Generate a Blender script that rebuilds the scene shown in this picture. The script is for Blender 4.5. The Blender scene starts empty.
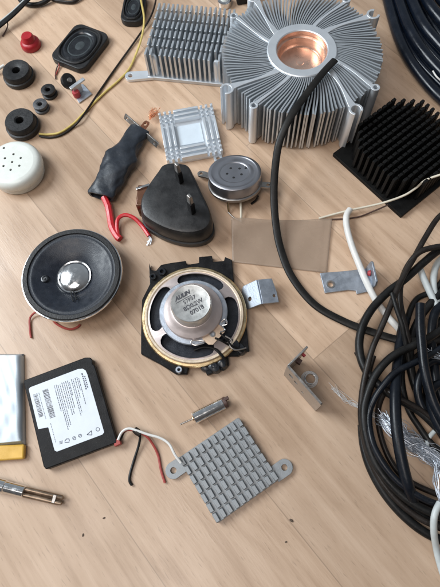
import bpy, bmesh, math, random
from mathutils import Vector, Matrix
from mathutils.geometry import tessellate_polygon

# ------------------------------------------------------------------ camera, light, exposure
S = 0.001                      # everything below is written in millimetres
R_ = math.radians
random.seed(7)
scene = bpy.context.scene
COL = scene.collection
PITCH, FPX, ROLL, DIST = R_(69), 500.0, R_(6), 265.0
_f = Vector((0, math.cos(PITCH), -math.sin(PITCH)))
_r = Vector((1, 0, 0)); _u = Vector((0, math.sin(PITCH), math.cos(PITCH)))
CAM = -_f * DIST
RX = _r * math.cos(ROLL) - _u * math.sin(ROLL)
UX = _r * math.sin(ROLL) + _u * math.cos(ROLL)

def at(px, py, z=0.0):
    """a point of the photograph turned into the point of the scene at height z (mm)"""
    d = _f * FPX + RX * (px - 220) - UX * (py - 293.5)
    return CAM + d * ((z - CAM.z) / d.z)

cd = bpy.data.cameras.new('camera'); cam = bpy.data.objects.new('camera', cd); COL.objects.link(cam)
M = Matrix((RX, UX, -_f)).transposed().to_4x4(); M.translation = CAM * S
cam.matrix_world = M
cd.sensor_fit = 'VERTICAL'; cd.sensor_height = 24; cd.lens = 24 * FPX / 587
cd.clip_start = 0.01; cd.clip_end = 20
cd.dof.use_dof = True; cd.dof.focus_distance = 0.262; cd.dof.aperture_fstop = 22
scene.camera = cam

w = bpy.data.worlds.new('World'); scene.world = w; w.use_nodes = True
nt = w.node_tree; nt.nodes.clear()
wo = nt.nodes.new('ShaderNodeOutputWorld'); bg = nt.nodes.new('ShaderNodeBackground')
tc = nt.nodes.new('ShaderNodeTexCoord'); sx = nt.nodes.new('ShaderNodeSeparateXYZ')
mr = nt.nodes.new('ShaderNodeMapRange'); cr = nt.nodes.new('ShaderNodeValToRGB')
nt.links.new(tc.outputs['Generated'], sx.inputs[0]); nt.links.new(sx.outputs['Y'], mr.inputs['Value'])
mr.inputs['From Min'].default_value = -1; mr.inputs['From Max'].default_value = 1
nt.links.new(mr.outputs[0], cr.inputs[0])
cr.color_ramp.elements[0].color = (.20, .17, .15, 1); cr.color_ramp.elements[1].color = (.80, .90, 1.0, 1)
nt.links.new(cr.outputs[0], bg.inputs['Color']); bg.inputs['Strength'].default_value = 0.33
nt.links.new(bg.outputs[0], wo.inputs[0])

def area(name, loc, aim, sx_, sy_, power, col):
    l = bpy.data.lights.new(name, 'AREA'); l.shape = 'RECTANGLE'; l.size = sx_; l.size_y = sy_
    l.energy = power; l.color = col
    o = bpy.data.objects.new(name, l); COL.objects.link(o); o.location = loc
    o.rotation_euler = (Vector(aim) - Vector(loc)).to_track_quat('-Z', 'Y').to_euler()
    return o
area('window_light', (-0.60, 0.24, 0.58), (0, 0, 0), 0.42, 0.42, 8.0, (0.88, 0.95, 1.0))
area('ceiling_light', (-0.35, -0.35, 1.3), (0, 0, 0), 0.6, 0.6, 6.0, (1.0, 0.92, 0.87))

scene.view_settings.view_transform = 'Standard'; scene.view_settings.look = 'None'
scene.view_settings.exposure = 0.08; scene.view_settings.gamma = 1.0

# ------------------------------------------------------------------ materials
def P(m):
    return m.node_tree.nodes['Principled BSDF']

def mat(name, col, rough=.5, metal=0., var=.12, vs=250., bump=.0, bs=900., spec=.5, coat=0., rvar=.1, stretch=None, trans=0., alpha=1., dust=0.):
    m = bpy.data.materials.new(name); m.use_nodes = True
    t = m.node_tree; b = P(m); N = t.nodes.new; K = t.links.new
    b.inputs['Metallic'].default_value = metal
    b.inputs['Specular IOR Level'].default_value = spec
    b.inputs['Coat Weight'].default_value = coat
    b.inputs['Transmission Weight'].default_value = trans
    b.inputs['Alpha'].default_value = alpha
    c = N('ShaderNodeTexCoord'); src = c.outputs['Object']
    if stretch:
        mp = N('ShaderNodeMapping'); mp.inputs['Scale'].default_value = stretch; K(src, mp.inputs[0]); src = mp.outputs[0]
    n = N('ShaderNodeTexNoise'); n.inputs['Scale'].default_value = vs; n.inputs['Detail'].default_value = 5
    n.inputs['Roughness'].default_value = .62
    K(src, n.inputs['Vector'])
    r = N('ShaderNodeMapRange'); r.inputs['From Min'].default_value = .3; r.inputs['From Max'].default_value = .7
    r.inputs['To Min'].default_value = 1 - var; r.inputs['To Max'].default_value = 1 + var
    K(n.outputs[0], r.inputs['Value'])
    v = N('ShaderNodeVectorMath'); v.operation = 'SCALE'; v.inputs[0].default_value = col[:3]
    K(r.outputs[0], v.inputs['Scale']); base_out = v.outputs[0]
    if dust:      # lint, scuffs and fine dust lying on the thing itself
        d1 = N('ShaderNodeTexNoise'); d1.inputs['Scale'].default_value = 2600; d1.inputs['Detail'].default_value = 2
        d2 = N('ShaderNodeTexNoise'); d2.inputs['Scale'].default_value = 95; d2.inputs['Detail'].default_value = 6; d2.inputs['Roughness'].default_value = .7
        K(c.outputs['Object'], d1.inputs['Vector']); K(c.outputs['Object'], d2.inputs['Vector'])
        f1 = N('ShaderNodeMapRange'); f1.inputs['From Min'].default_value = .66; f1.inputs['From Max'].default_value = .76
        f2 = N('ShaderNodeMapRange'); f2.inputs['From Min'].default_value = .48; f2.inputs['From Max'].default_value = .72
        K(d1.outputs[0], f1.inputs['Value']); K(d2.outputs[0], f2.inputs['Value'])
        f2.inputs['To Max'].default_value = .22
        ad = N('ShaderNodeMath'); ad.operation = 'ADD'; ad.use_clamp = True; K(f1.outputs[0], ad.inputs[0]); K(f2.outputs[0], ad.inputs[1])
        ml = N('ShaderNodeMath'); ml.operation = 'MULTIPLY'; K(ad.outputs[0], ml.inputs[0]); ml.inputs[1].default_value = dust
        mx = N('ShaderNodeMix'); mx.data_type = 'RGBA'; K(ml.outputs[0], mx.inputs['Factor']); K(base_out, mx.inputs[6]); mx.inputs[7].default_value = (.30, .28, .26, 1)
        base_out = mx.outputs[2]
    K(base_out, b.inputs['Base Color'])
    r2 = N('ShaderNodeMapRange'); r2.inputs['From Min'].default_value = .3; r2.inputs['From Max'].default_value = .7
    r2.inputs['To Min'].default_value = max(0, rough - rvar); r2.inputs['To Max'].default_value = min(1, rough + rvar)
    K(n.outputs[0], r2.inputs['Value']); K(r2.outputs[0], b.inputs['Roughness'])
    if bump:
        n2 = N('ShaderNodeTexNoise'); n2.inputs['Scale'].default_value = bs; n2.inputs['Detail'].default_value = 4
        K(src, n2.inputs['Vector'])
        bp = N('ShaderNodeBump'); bp.inputs['Strength'].default_value = bump; bp.inputs['Distance'].default_value = .0004
        K(n2.outputs[0], bp.inputs['Height']); K(bp.outputs[0], b.inputs['Normal'])
    return m

MT = dict(
    alu=mat('bare aluminium', (.55, .61, .67), .42, .85, .05, 120, dust=0.3),
    alu_top=mat('brushed aluminium', (.60, .64, .675), .40, .75, .04, 90, rvar=.04, dust=0.2),
    alu_matte=mat('grey anodised aluminium', (.30, .32, .335), .5, .5, .1, 350, .12, 1800, dust=0.3),
    alu_side=mat('pale cast aluminium', (.58, .61, .64), .44, .75, .06, 150, .05, 700),
    alu_pale=mat('satin aluminium', (.76, .80, .84), .40, .65, .04, 120, rvar=.05, dust=0.2),
    steel=mat('zinc plated steel', (.40, .38, .36), .34, .9, .14, 300, .1, 900, dust=0.3),
    steel_grey=mat('dull grey steel', (.42, .46, .52), .45, .8, .12, 260, .15, 1200, dust=0.3),
    chrome=mat('polished steel', (.78, .78, .78), .14, 1, .08, 300),
    can=mat('brushed steel can', (.42, .42, .45), .33, .95, .04, 150, rvar=.04),
    zinc=mat('zinc with painted pink reflection', (.60, .52, .50), .44, .6, .04, 150),  # pink of the reflected light is painted into the metal colour
    cap=mat('satin magnet cap', (.66, .66, .64), .36, .8, .04, 300, dust=0.25),
    brass=mat('yellow brass', (.68, .52, .30), .3, 1, .15, 300),
    rim=mat('cream paper rim', (.72, .60, .46), .42, .25, .12, 500, .2, 1200),
    copper=mat('turned copper', (.84, .58, .46), .32, .85, .12, 160, .1, 1500, stretch=(1, 1, 4)),
    copper_frayed=mat('frayed copper', (.85, .38, .2), .4, .6, .25, 900),
    black=mat('black plastic', (.008, .008, .009), .42, 0, .3, 250, .15, 1600, spec=.18, dust=0.18),
    black_gloss=mat('glossy black plastic', (.016, .018, .022), .24, 0, .3, 200, .05, 900),
    anod=mat('black anodised aluminium', (.006, .006, .006), .6, 0, .3, 300, spec=.18, dust=0.06),
    rubber=mat('black rubber', (.013, .013, .014), .5, 0, .3, 300, .3, 1200, spec=.4, dust=0.2),
    cone=mat('coated paper cone', (.013, .017, .026), .38, 0, .2, 300, .18, 1800, spec=.4, dust=0.16),
    cloth=mat('grey glossy cone', (.05, .06, .065), .3, 0, .2, 300, .1, 900),
    cable=mat('black cable sheath', (.009, .009, .009), .42, 0, .3, 140, .15, 900, spec=.28, dust=0.16),
    cable_brown=mat('worn black cable sheath', (.018, .014, .012), .42, 0, .25, 140, .2, 900, spec=.28, dust=0.2),
    cable_blue=mat('blue black cable sheath', (.005, .007, .011), .32, 0, .25, 140, .1, 800, spec=.28, dust=0.12),
    cable_navy=mat('glossy navy black cable sheath', (.004, .007, .014), .24, 0, .25, 140, .08, 800, spec=.42, dust=.08),
    flat=mat('matt black flat cable', (.011, .010, .009), .45, 0, .25, 140, .15, 900, spec=.28, dust=0.1),
    shrink=mat('black shrink tube', (.020, .025, .034), .42, 0, .25, 160, .5, 350, dust=0.15),
    plug=mat('black moulded plastic', (.014, .014, .015), .43, 0, .3, 180, .12, 900, dust=0.16),
    red=mat('red plastic', (.38, .010, .018), .4, 0, .15, 300, .1, 900, dust=0.15),
    redwire=mat('red wire insulation', (.55, .022, .03), .34, 0, .12, 300, .1, 900),
    redthin=mat('dull red wire insulation', (.36, .06, .05), .45, 0, .15, 300),
    brownwire=mat('brown wire insulation', (.09, .05, .04), .5, 0, .2, 300),
    yellow=mat('yellow wire insulation', (.60, .46, .14), .45, 0, .15, 300),
    white=mat('white plastic', (.72, .745, .70), .28, 0, .04, 120, .05, 500, dust=0.12),
    whitewire=mat('white wire insulation', (.72, .71, .68), .4, 0, .06, 300),
    greywire=mat('grey white cable sheath', (.52, .56, .56), .38, 0, .08, 200),
    cream=mat('cream wire insulation', (.70, .64, .52), .45, 0, .08, 300),
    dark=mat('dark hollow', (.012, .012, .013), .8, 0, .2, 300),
    ink=mat('printing ink', (.06, .06, .07), .5, 0, .3, 2500),
    inkpale=mat('faint printing ink', (.09, .10, .13), .55, 0, .2, 2500),
    label=mat('white paper label', (.70, .75, .82), .42, 0, .04, 150, .05, 500),
    pouch=mat('silver foil pouch', (.46, .52, .57), .40, .45, .05, 60, .45, 55),
    tape=mat('amber tape', (.72, .43, .08), .25, 0, .15, 90, .3, 120, alpha=.93),
    board=mat('tan terminal board', (.62, .46, .33), .5, 0, .12, 500, .1),
    dot=mat('red paint mark', (.42, .05, .06), .5, 0, .2, 600),
    foam=mat('pale silicone pad', (.62, .70, .77), .6, 0, .03, 300),
    strand=mat('tinned copper strands', (.50, .54, .60), .38, .7, .12, 900),
    plastic_clear=mat('clear plastic', (.85, .86, .86), .15, 0, .03, 200, alpha=.42),
    film=mat('frosted adhesive film', (.47, .35, .26), .26, 0, .05, 70, .35, 90, alpha=.52),
    crumb=mat('dark grit', (.10, .07, .05), .8, 0, .2, 900),
)

def floor_material():
    m = bpy.data.materials.new('beech laminate'); m.use_nodes = True
    t = m.node_tree; b = P(m); N = t.nodes.new; K = t.links.new
    def math_(op, a, bb=None, c=None):
        n = N('ShaderNodeMath'); n.operation = op
        for i, x in enumerate((a, bb, c)):
            if x is None: continue
            if isinstance(x, (int, float)): n.inputs[i].default_value = x
            else: K(x, n.inputs[i])
        return n.outputs[0]
    def comb(x, y, z):
        n = N('ShaderNodeCombineXYZ')
        for i, q in enumerate((x, y, z)):
            if isinstance(q, (int, float)): n.inputs[i].default_value = q
            else: K(q, n.inputs[i])
        return n.outputs[0]
    tc = N('ShaderNodeTexCoord')
    def dot(v):
        n = N('ShaderNodeVectorMath'); n.operation = 'DOT_PRODUCT'; K(tc.outputs['Object'], n.inputs[0])
        n.inputs[1].default_value = v; return n.outputs['Value']
    a = R_(-56)
    u = dot((math.cos(a), math.sin(a), 0)); v = dot((-math.sin(a), math.cos(a), 0))
    W, L = .059, .45
    s = math_('DIVIDE', math_('ADD', v, .105), W)
    idx = math_('FLOOR', s)
    off = math_('ADD', math_('MULTIPLY', math_('SUBTRACT', idx, 2), .12), .3923)
    q = math_('DIVIDE', math_('ADD', u, off), L)
    jd = math_('FLOOR', q)
    wn = N('ShaderNodeTexWhiteNoise'); wn.noise_dimensions = '3D'; K(comb(idx, jd, 3.3), wn.inputs['Vector'])
    rnd = wn.outputs['Value']
    # long grain
    gv = comb(math_('MULTIPLY', math_('ADD', u, math_('MULTIPLY', rnd, 3.0)), 9.0), math_('MULTIPLY', v, 190.0), math_('MULTIPLY', rnd, 40.0))
    g = N('ShaderNodeTexNoise'); g.inputs['Scale'].default_value = 1; g.inputs['Detail'].default_value = 6; g.inputs['Roughness'].default_value = .6
    g.inputs['Distortion'].default_value = .5
    K(gv, g.inputs['Vector'])
    gv2 = comb(math_('MULTIPLY', math_('ADD', u, rnd), 14.0), math_('MULTIPLY', v, 38.0), rnd)
    g2 = N('ShaderNodeTexNoise'); g2.inputs['Scale'].default_value = 1; g2.inputs['Detail'].default_value = 4; g2.inputs['Distortion'].default_value = 1.1
    K(gv2, g2.inputs['Vector'])
    # short dark flecks of beech
    gv3 = comb(math_('MULTIPLY', u, 190.0), math_('MULTIPLY', v, 1300.0), rnd)
    g3 = N('ShaderNodeTexNoise'); g3.inputs['Scale'].default_value = 1; g3.inputs['Detail'].default_value = 2
    K(gv3, g3.inputs['Vector'])
    ramp = N('ShaderNodeValToRGB'); e = ramp.color_ramp.elements
    e[0].position = .31; e[0].color = (.385, .252, .163, 1); e[1].position = .69; e[1].color = (.680, .500, .362, 1)
    x = e.new(.5); x.color = (.560, .394, .273, 1)
    mixv = math_('ADD', math_('MULTIPLY', g.outputs[0], .55), math_('MULTIPLY', g2.outputs[0], .45))
    K(mixv, ramp.inputs[0])
    tint = math_('ADD', .85, math_('MULTIPLY', rnd, .27))
    fleck = N('ShaderNodeMapRange'); fleck.inputs['From Min'].default_value = .62; fleck.inputs['From Max'].default_value = .74
    fleck.inputs['To Min'].default_value = 1; fleck.inputs['To Max'].default_value = .78
    K(g3.outputs[0], fleck.inputs['Value'])
    tint = math_('MULTIPLY', tint, fleck.outputs[0])
    fr = math_('FRACT', s); d1 = math_('MULTIPLY', math_('MINIMUM', fr, math_('SUBTRACT', 1, fr)), W)
    fq = math_('FRACT', q); d2 = math_('MULTIPLY', math_('MINIMUM', fq, math_('SUBTRACT', 1, fq)), L)
    d = math_('MINIMUM', d1, d2)
    seam = N('ShaderNodeMapRange'); seam.inputs['From Min'].default_value = .00008; seam.inputs['From Max'].default_value = .00034
    seam.inputs['To Min'].default_value = .68; seam.inputs['To Max'].default_value = 1
    K(d, seam.inputs['Value'])
    tint = math_('MULTIPLY', tint, seam.outputs[0])
    sc = N('ShaderNodeVectorMath'); sc.operation = 'SCALE'; K(ramp.outputs[0], sc.inputs[0]); K(tint, sc.inputs['Scale'])
    K(sc.outputs[0], b.inputs['Base Color'])
    sm = N('ShaderNodeTexNoise'); sm.inputs['Scale'].default_value = 22; sm.inputs['Detail'].default_value = 5
    K(tc.outputs['Object'], sm.inputs['Vector'])
    rr = N('ShaderNodeMapRange'); rr.inputs['From Min'].default_value = .3; rr.inputs['From Max'].default_value = .7; rr.inputs['To Min'].default_value = .22; rr.inputs['To Max'].default_value = .46
    K(sm.outputs[0], rr.inputs['Value']); K(rr.outputs[0], b.inputs['Roughness'])
    bp = N('ShaderNodeBump'); bp.inputs['Strength'].default_value = .12; bp.inputs['Distance'].default_value = .0003
    K(math_('MULTIPLY', math_('ADD', g.outputs[0], g3.outputs[0]), seam.outputs[0]), bp.inputs['Height']); K(bp.outputs[0], b.inputs['Normal'])
    return m

# ------------------------------------------------------------------ mesh helpers
class MB:
    def __init__(s): s.v = []; s.f = []
    def add(s, vs, fs):
        k = len(s.v); s.v += [Vector(a) for a in vs]; s.f += [tuple(i + k for i in a) for a in fs]
    def box(s, c, d, rz=0., taper=1.):
        ca, sa = math.cos(rz), math.sin(rz); vs = []
        for k in (-1, 1):
            q = taper if k == 1 else 1
            for x, y in ((-1, -1), (1, -1), (1, 1), (-1, 1)):
                X, Y = x * d[0] / 2 * q, y * d[1] / 2 * q
                vs.append((c[0] + X * ca - Y * sa, c[1] + X * sa + Y * ca, c[2] + k * d[2] / 2))
        s.add(vs, [(3, 2, 1, 0), (4, 5, 6, 7), (0, 1, 5, 4), (1, 2, 6, 5), (2, 3, 7, 6), (3, 0, 4, 7)])
    def prism(s, outer, z0, z1, holes=(), O=None, U=None, V=None, top=None):
        """extrude a 2-D outline; O, U, V place it on any plane (default: the floor)"""
        O = Vector(O or (0, 0, 0)); U = Vector(U or (1, 0, 0)).normalized(); V = Vector(V or (0, 1, 0)).normalized()
        Wn = U.cross(V).normalized()
        loops = [list(outer)] + [list(h) for h in holes]
        flat = [p for l in loops for p in l]; n = len(flat)
        tris = tessellate_polygon([[Vector((p[0], p[1], 0)) for p in l] for l in loops])
        tl = top or flat
        vs = [O + U * p[0] + V * p[1] + Wn * z0 for p in flat] + [O + U * p[0] + V * p[1] + Wn * z1 for p in (tl if len(tl) == n else flat)]
        if not holes:
            fs = [tuple(range(n))[::-1], tuple(range(n, 2 * n))]
        else:
            fs = [tuple(t)[::-1] for t in tris] + [tuple(i + n for i in t) for t in tris]
        k = 0
        for l in loops:
            for i in range(len(l)):
                a, b = k + i, k + (i + 1) % len(l); fs.append((a, b, b + n, a + n))
            k += len(l)
        s.add(vs, fs)
    def lathe(s, prof, seg=64, c=(0, 0, 0), sx=1., sy=1., rz=0., closed=False):
        vs = []; fs = []; n = len(prof); ca, sa = math.cos(rz), math.sin(rz)
        for i in range(seg):
            a = 2 * math.pi * i / seg
            for r, z in prof:
                X, Y = r * math.cos(a) * sx, r * math.sin(a) * sy
                vs.append((c[0] + X * ca - Y * sa, c[1] + X * sa + Y * ca, c[2] + z))
        m = n if closed else n - 1
        for i in range(seg):
            j = (i + 1) % seg
            for k in range(m):
                k2 = (k + 1) % n
                fs.append((i * n + k, j * n + k, j * n + k2, i * n + k2))
        if not closed:
            if prof[0][0] > 1e-6: fs.append(tuple(i * n for i in range(seg))[::-1])
            if prof[-1][0] > 1e-6: fs.append(tuple(i * n + n - 1 for i in range(seg)))
        s.add(vs, fs)
    def tube(s, pts, r, seg=10, flat=None, closed=False, up=None):
        pts = [Vector(p) for p in pts]; n = len(pts); vs = []; fs = []
        N = None
        for i, p in enumerate(pts):
            if closed: t = (pts[(i + 1) % n] - pts[i - 1]).normalized()
            else: t = (pts[min(i + 1, n - 1)] - pts[max(i - 1, 0)]).normalized()
            if flat or up:
                g = Vector(up or (0, 0, 1)); X = t.cross(g)
                X = X.normalized() if X.length > 1e-4 else Vector((1, 0, 0)); Y = X.cross(t).normalized()
            else:
                if N is None:
                    N = t.orthogonal().normalized()
                N = (N - t * N.dot(t)).normalized(); X = N; Y = t.cross(N)
            rr = r[i] if isinstance(r, (list, tuple)) else r
            rx, ry = (rr if isinstance(rr, tuple) else ((flat[0] * rr, flat[1] * rr) if flat else (rr, rr)))
            for k in range(seg):
                a = 2 * math.pi * k / seg
                vs.append(p + X * rx * math.cos(a) + Y * ry * math.sin(a))
        for i in range(n if closed else n - 1):
            j = (i + 1) % n
            for k in range(seg):
                l = (k + 1) % seg; fs.append((i * seg + k, i * seg + l, j * seg + l, j * seg + k))
        if not closed:
            fs.append(tuple(range(seg))[::-1]); fs.append(tuple((n - 1) * seg + k for k in range(seg)))
        s.add(vs, fs)
    def build(s, name, m, parent=None, origin=None, bevel=0., segs=2, angle=35):
        o_ = Vector(origin) if origin is not None else Vector((0, 0, 0))
        vs = s.v
        if parent is not None and origin is None and parent.get('_w'):
            vs = [W2L(parent, v) for v in vs]
        else: vs = [v - o_ for v in vs]
        me = bpy.data.meshes.new(name); me.from_pydata([tuple(v * S) for v in vs], [], s.f); me.validate()
        bm = bmesh.new(); bm.from_mesh(me); bmesh.ops.recalc_face_normals(bm, faces=bm.faces); bm.to_mesh(me); bm.free()
        for p in me.polygons: p.use_smooth = True
        me.set_sharp_from_angle(angle=R_(angle))
        me.materials.append(m)
        o = bpy.data.objects.new(name, me); COL.objects.link(o)
        if parent is not None:
            o.parent = parent
        else: o.location = o_ * S
        if bevel:
            b = o.modifiers.new('bevel', 'BEVEL'); b.width = bevel * S; b.segments = segs; b.limit_method = 'ANGLE'; b.angle_limit = R_(40)
            b.harden_normals = False
        return o

FR = {}
def thing(name, label, cat, loc=(0, 0, 0), rz=0., group=None, tilt=0.):
    o = bpy.data.objects.new(name, None); COL.objects.link(o); o.empty_display_size = .01
    o.location = Vector(loc) * S; o.rotation_euler = (0, 0, rz)
    o['label'] = label; o['category'] = cat
    if group: o['group'] = group
    FR[o.name] = (Matrix.Translation(Vector(loc)) @ Matrix.Rotation(rz, 4, 'Z') @ Matrix.Rotation(tilt, 4, 'X')).inverted()
    o.rotation_euler = (Matrix.Rotation(rz, 3, 'Z') @ Matrix.Rotation(tilt, 3, 'X')).to_euler()
    return o
def W2L(t, v):
    return FR[t.name] @ Vector(v)
def Lp(t, px, py, z): return W2L(t, at(px, py, z))
def tag(o, label, cat, group=None):
    o['label'] = label; o['category'] = cat
    if group: o['group'] = group
    return o
def sub(o, parent):          # parent a mesh built in its thing's frame under another part of it
    o.parent = parent; return o
def copy_tree(o, parent=None):
    c = o.copy(); COL.objects.link(c)
    if parent is not None: c.parent = parent
    for ch in list(o.children): copy_tree(ch, c)
    return c

def smooth(pts, n=8, closed=False):
    P_ = [Vector(p) for p in pts]; out = []; m = len(P_)
    rng = m if closed else m - 1
    for i in range(rng):
        if closed: a, b, c, d = P_[i - 1], P_[i], P_[(i + 1) % m], P_[(i + 2) % m]
        else: a, b, c, d = P_[max(i - 1, 0)], P_[i], P_[i + 1], P_[min(i + 2, m - 1)]
        for k in range(n):
            t = k / n
            out.append(.5 * ((2 * b) + (c - a) * t + (2 * a - 5 * b + 4 * c - d) * t * t + (3 * b - a - 3 * c + d) * t ** 3))
    if not closed: out.append(P_[-1])
    return out
def circ(cx, cy, r, n=24, sx=1, sy=1, rz=0):
    ca, sa = math.cos(rz), math.sin(rz)
    return [(cx + r * sx * math.cos(2 * math.pi * i / n) * ca - r * sy * math.sin(2 * math.pi * i / n) * sa,
             cy + r * sx * math.cos(2 * math.pi * i / n) * sa + r * sy * math.sin(2 * math.pi * i / n) * ca) for i in range(n)]
def rrect(w_, h_, r, n=6, cx=0, cy=0):
    out = []
    for (x, y, a0) in ((1, 1, 0), (-1, 1, 90), (-1, -1, 180), (1, -1, 270)):
        for i in range(n + 1):
            a = R_(a0 + 90 * i / n)
            out.append((cx + x * (w_ / 2 - r) + r * math.cos(a), cy + y * (h_ / 2 - r) + r * math.sin(a)))
    return out
def pix(pts, n=8): return smooth([at(*p) for p in pts], n)
def cable(name, label, cat, pts, r, m, group=None, flat=None, seg=12, n=10):
    P_ = pix(pts, n); b = MB(); b.tube(P_, r, seg, flat)
    o = b.build(name, m, origin=Vector((P_[0].x, P_[0].y, 0)))
    return tag(o, label, cat, group)
def strand_part(name, parent, pts, r, m, **k):
    b = MB(); b.tube(pix(pts, 8), r, 8, **k); return b.build(name, m, parent)
def wthing(*a, **k):
    t = thing(*a, **k); t['_w'] = 1; return t
def lettering(text, size, m, parent, loc, rz, depth=.04, bold=.0, name='lettering', shear=0.):
    c = bpy.data.curves.new('t', 'FONT'); c.body = text; c.size = size * S; c.extrude = depth * S; c.offset = bold * S; c.shear = shear
    c.align_x = 'CENTER'; c.align_y = 'CENTER'; c.resolution_u = 3
    o = bpy.data.objects.new('t', c); COL.objects.link(o)
    dg = bpy.context.evaluated_depsgraph_get(); me = bpy.data.meshes.new_from_object(o.evaluated_get(dg))
    bpy.data.objects.remove(o)
    me.materials.clear(); me.materials.append(m)
    r = bpy.data.objects.new(name, me); COL.objects.link(r); r.parent = parent
    r.location = Vector(loc) * S; r.rotation_euler = (0, 0, rz)
    return r
def clean():
    for o in bpy.data.objects:
        if '_w' in o: del o['_w']

# ------------------------------------------------------------------ the floor
b = MB(); b.add([(-1500, -1200, 0), (1500, -1200, 0), (1500, 1500, 0), (-1500, 1500, 0)], [(0, 1, 2, 3)])
fl = b.build('floor', floor_material()); fl['kind'] = 'structure'

# ------------------------------------------------------------------ round heatsink with copper core
H = 30.0
c0 = at(302, 50, H); t = thing('round_heatsink', 'large round aluminium heatsink with radiating curved fins and a copper core', 'heatsink', (c0.x, c0.y, 0))
SW = R_(14)
def arm_ang(tip, f_, sw=SW): return tip + sw * (1 - f_) ** 1.35
bigs = [R_(a) for a in (-154, -64, 25.5, 116)]; smalls = [a + R_(22) for a in bigs]
b = MB(); NF = 124
for i in range(NF):
    tip = 2 * math.pi * (i + .5) / NF
    skip = False
    for a in bigs:
        d = (tip - a + math.pi) % (2 * math.pi) - math.pi
        if abs(d) < R_(3.4): skip = True
    for a in smalls:
        d = (tip - a + math.pi) % (2 * math.pi) - math.pi
        if abs(d) < R_(2.2): skip = True
    if skip: continue
    Rm = 45.2 + .5 * math.sin(i * 2.1)
    pts = []; K_ = 9; bend = random.gauss(0, .006) + (random.choice((-.022, .02)) if random.random() < .07 else 0)
    for k in range(K_ + 1):
        f_ = k / K_; r = 19 + (Rm - 19) * f_; a = arm_ang(tip, f_) + bend * f_ ** 3
        pts.append(Vector((r * math.cos(a), r * math.sin(a), 0)))
    z0, z1 = 1.2, H - .6 + .35 * random.random()
    vs = []; fs = []
    for k, p in enumerate(pts):
        tg = (pts[min(k + 1, K_)] - pts[max(k - 1, 0)]).normalized(); nrm = Vector((-tg.y, tg.x, 0)) * (.28 + .19 * k / K_)
        for sgn in (-1, 1):
            for z in (z0, z1): vs.append(p + nrm * sgn + Vector((0, 0, z)))
    for k in range(K_):
        q = 4 * k; e = q + 4
        fs += [(q, e, e + 1, q + 1), (q + 2, q + 3, e + 3, e + 2), (q + 1, e + 1, e + 3, q + 3), (q, q + 2, e + 2, e)]
    fs += [(0, 1, 3, 2), (4 * K_, 4 * K_ + 2, 4 * K_ + 3, 4 * K_ + 1)]
    b.add(vs, fs)
b.build('fins', MT['alu_top'], t)
def arm(tip, big):
    Rm, hw = (50.2, 1.6) if big else (47.6, .95)
    ro, ri = (3.9, 2.5) if big else (2.4, 1.3)
    left = []; right = []; K_ = 14; Re = Rm - ro * .8
    for k in range(K_ + 1):
        f_ = k / K_; r = 18.5 + (Re - 18.5) * f_; a = arm_ang(tip, f_)
        p = Vector((r * math.cos(a), r * math.sin(a))); f2 = min(1, f_ + .02); r2 = 18.5 + (Re - 18.5) * (f_ + .02); a2 = arm_ang(tip, f2)
        g = (Vector((r2 * math.cos(a2), r2 * math.sin(a2))) - p).normalized(); n_ = Vector((-g.y, g.x))
        wdt = hw * (1.35 - .8 * math.sin(f_ * math.pi)) if big else hw * (1.2 - .5 * math.sin(f_ * math.pi))
        left.append(p + n_ * wdt); right.append(p - n_ * wdt)
    cx, cy = Rm * math.cos(tip), Rm * math.sin(tip)
    mb = MB(); mb.prism([tuple(p) for p in right] + [tuple(p) for p in left[::-1]], .6, H)
    gap = 42 if big else 0
    n_ = 26; ring = []
    a0 = tip + math.pi * (0.0) + R_(gap); a1 = tip + 2 * math.pi - R_(gap)
    if gap:
        o1 = [(cx + ro * math.cos(a0 + (a1 - a0) * i / n_), cy + ro * math.sin(a0 + (a1 - a0) * i / n_)) for i in range(n_ + 1)]
        i1 = [(cx + ri * math.cos(a0 + (a1 - a0) * i / n_), cy + ri * math.sin(a0 + (a1 - a0) * i / n_)) for i in range(n_ + 1)]
        mb.prism(o1 + i1[::-1], .5, H + .12)
    else:
        mb.prism(circ(cx, cy, ro, 20), .5, H + .12, [circ(cx, cy, ri, 20)[::-1]])
    return mb.build('screw_arm', MT['alu_pale'], t, bevel=.22)
for a in bigs: arm(a, True)
for a in smalls: arm(a, False)
b = MB(); b.lathe([(14.4, 1), (19.8, 1), (19.8, H + .1), (19.3, H + .5), (14.9, H + .5), (14.4, H + .1)], 72, closed=True)
b.build('hub', MT['alu_pale'], t)
b = MB(); b.lathe([(0, 21.5), (2, 21.3), (2.2, 21.0), (12.2, 20.6), (12.6, 21.0), (13.0, 22.5), (13.2, 26.5), (13.6, 26.9), (14.38, 27), (14.38, 29.8), (14.39, 20), (0, 20)], 64)
b.build('copper_core', MT['copper'], t)

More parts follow.
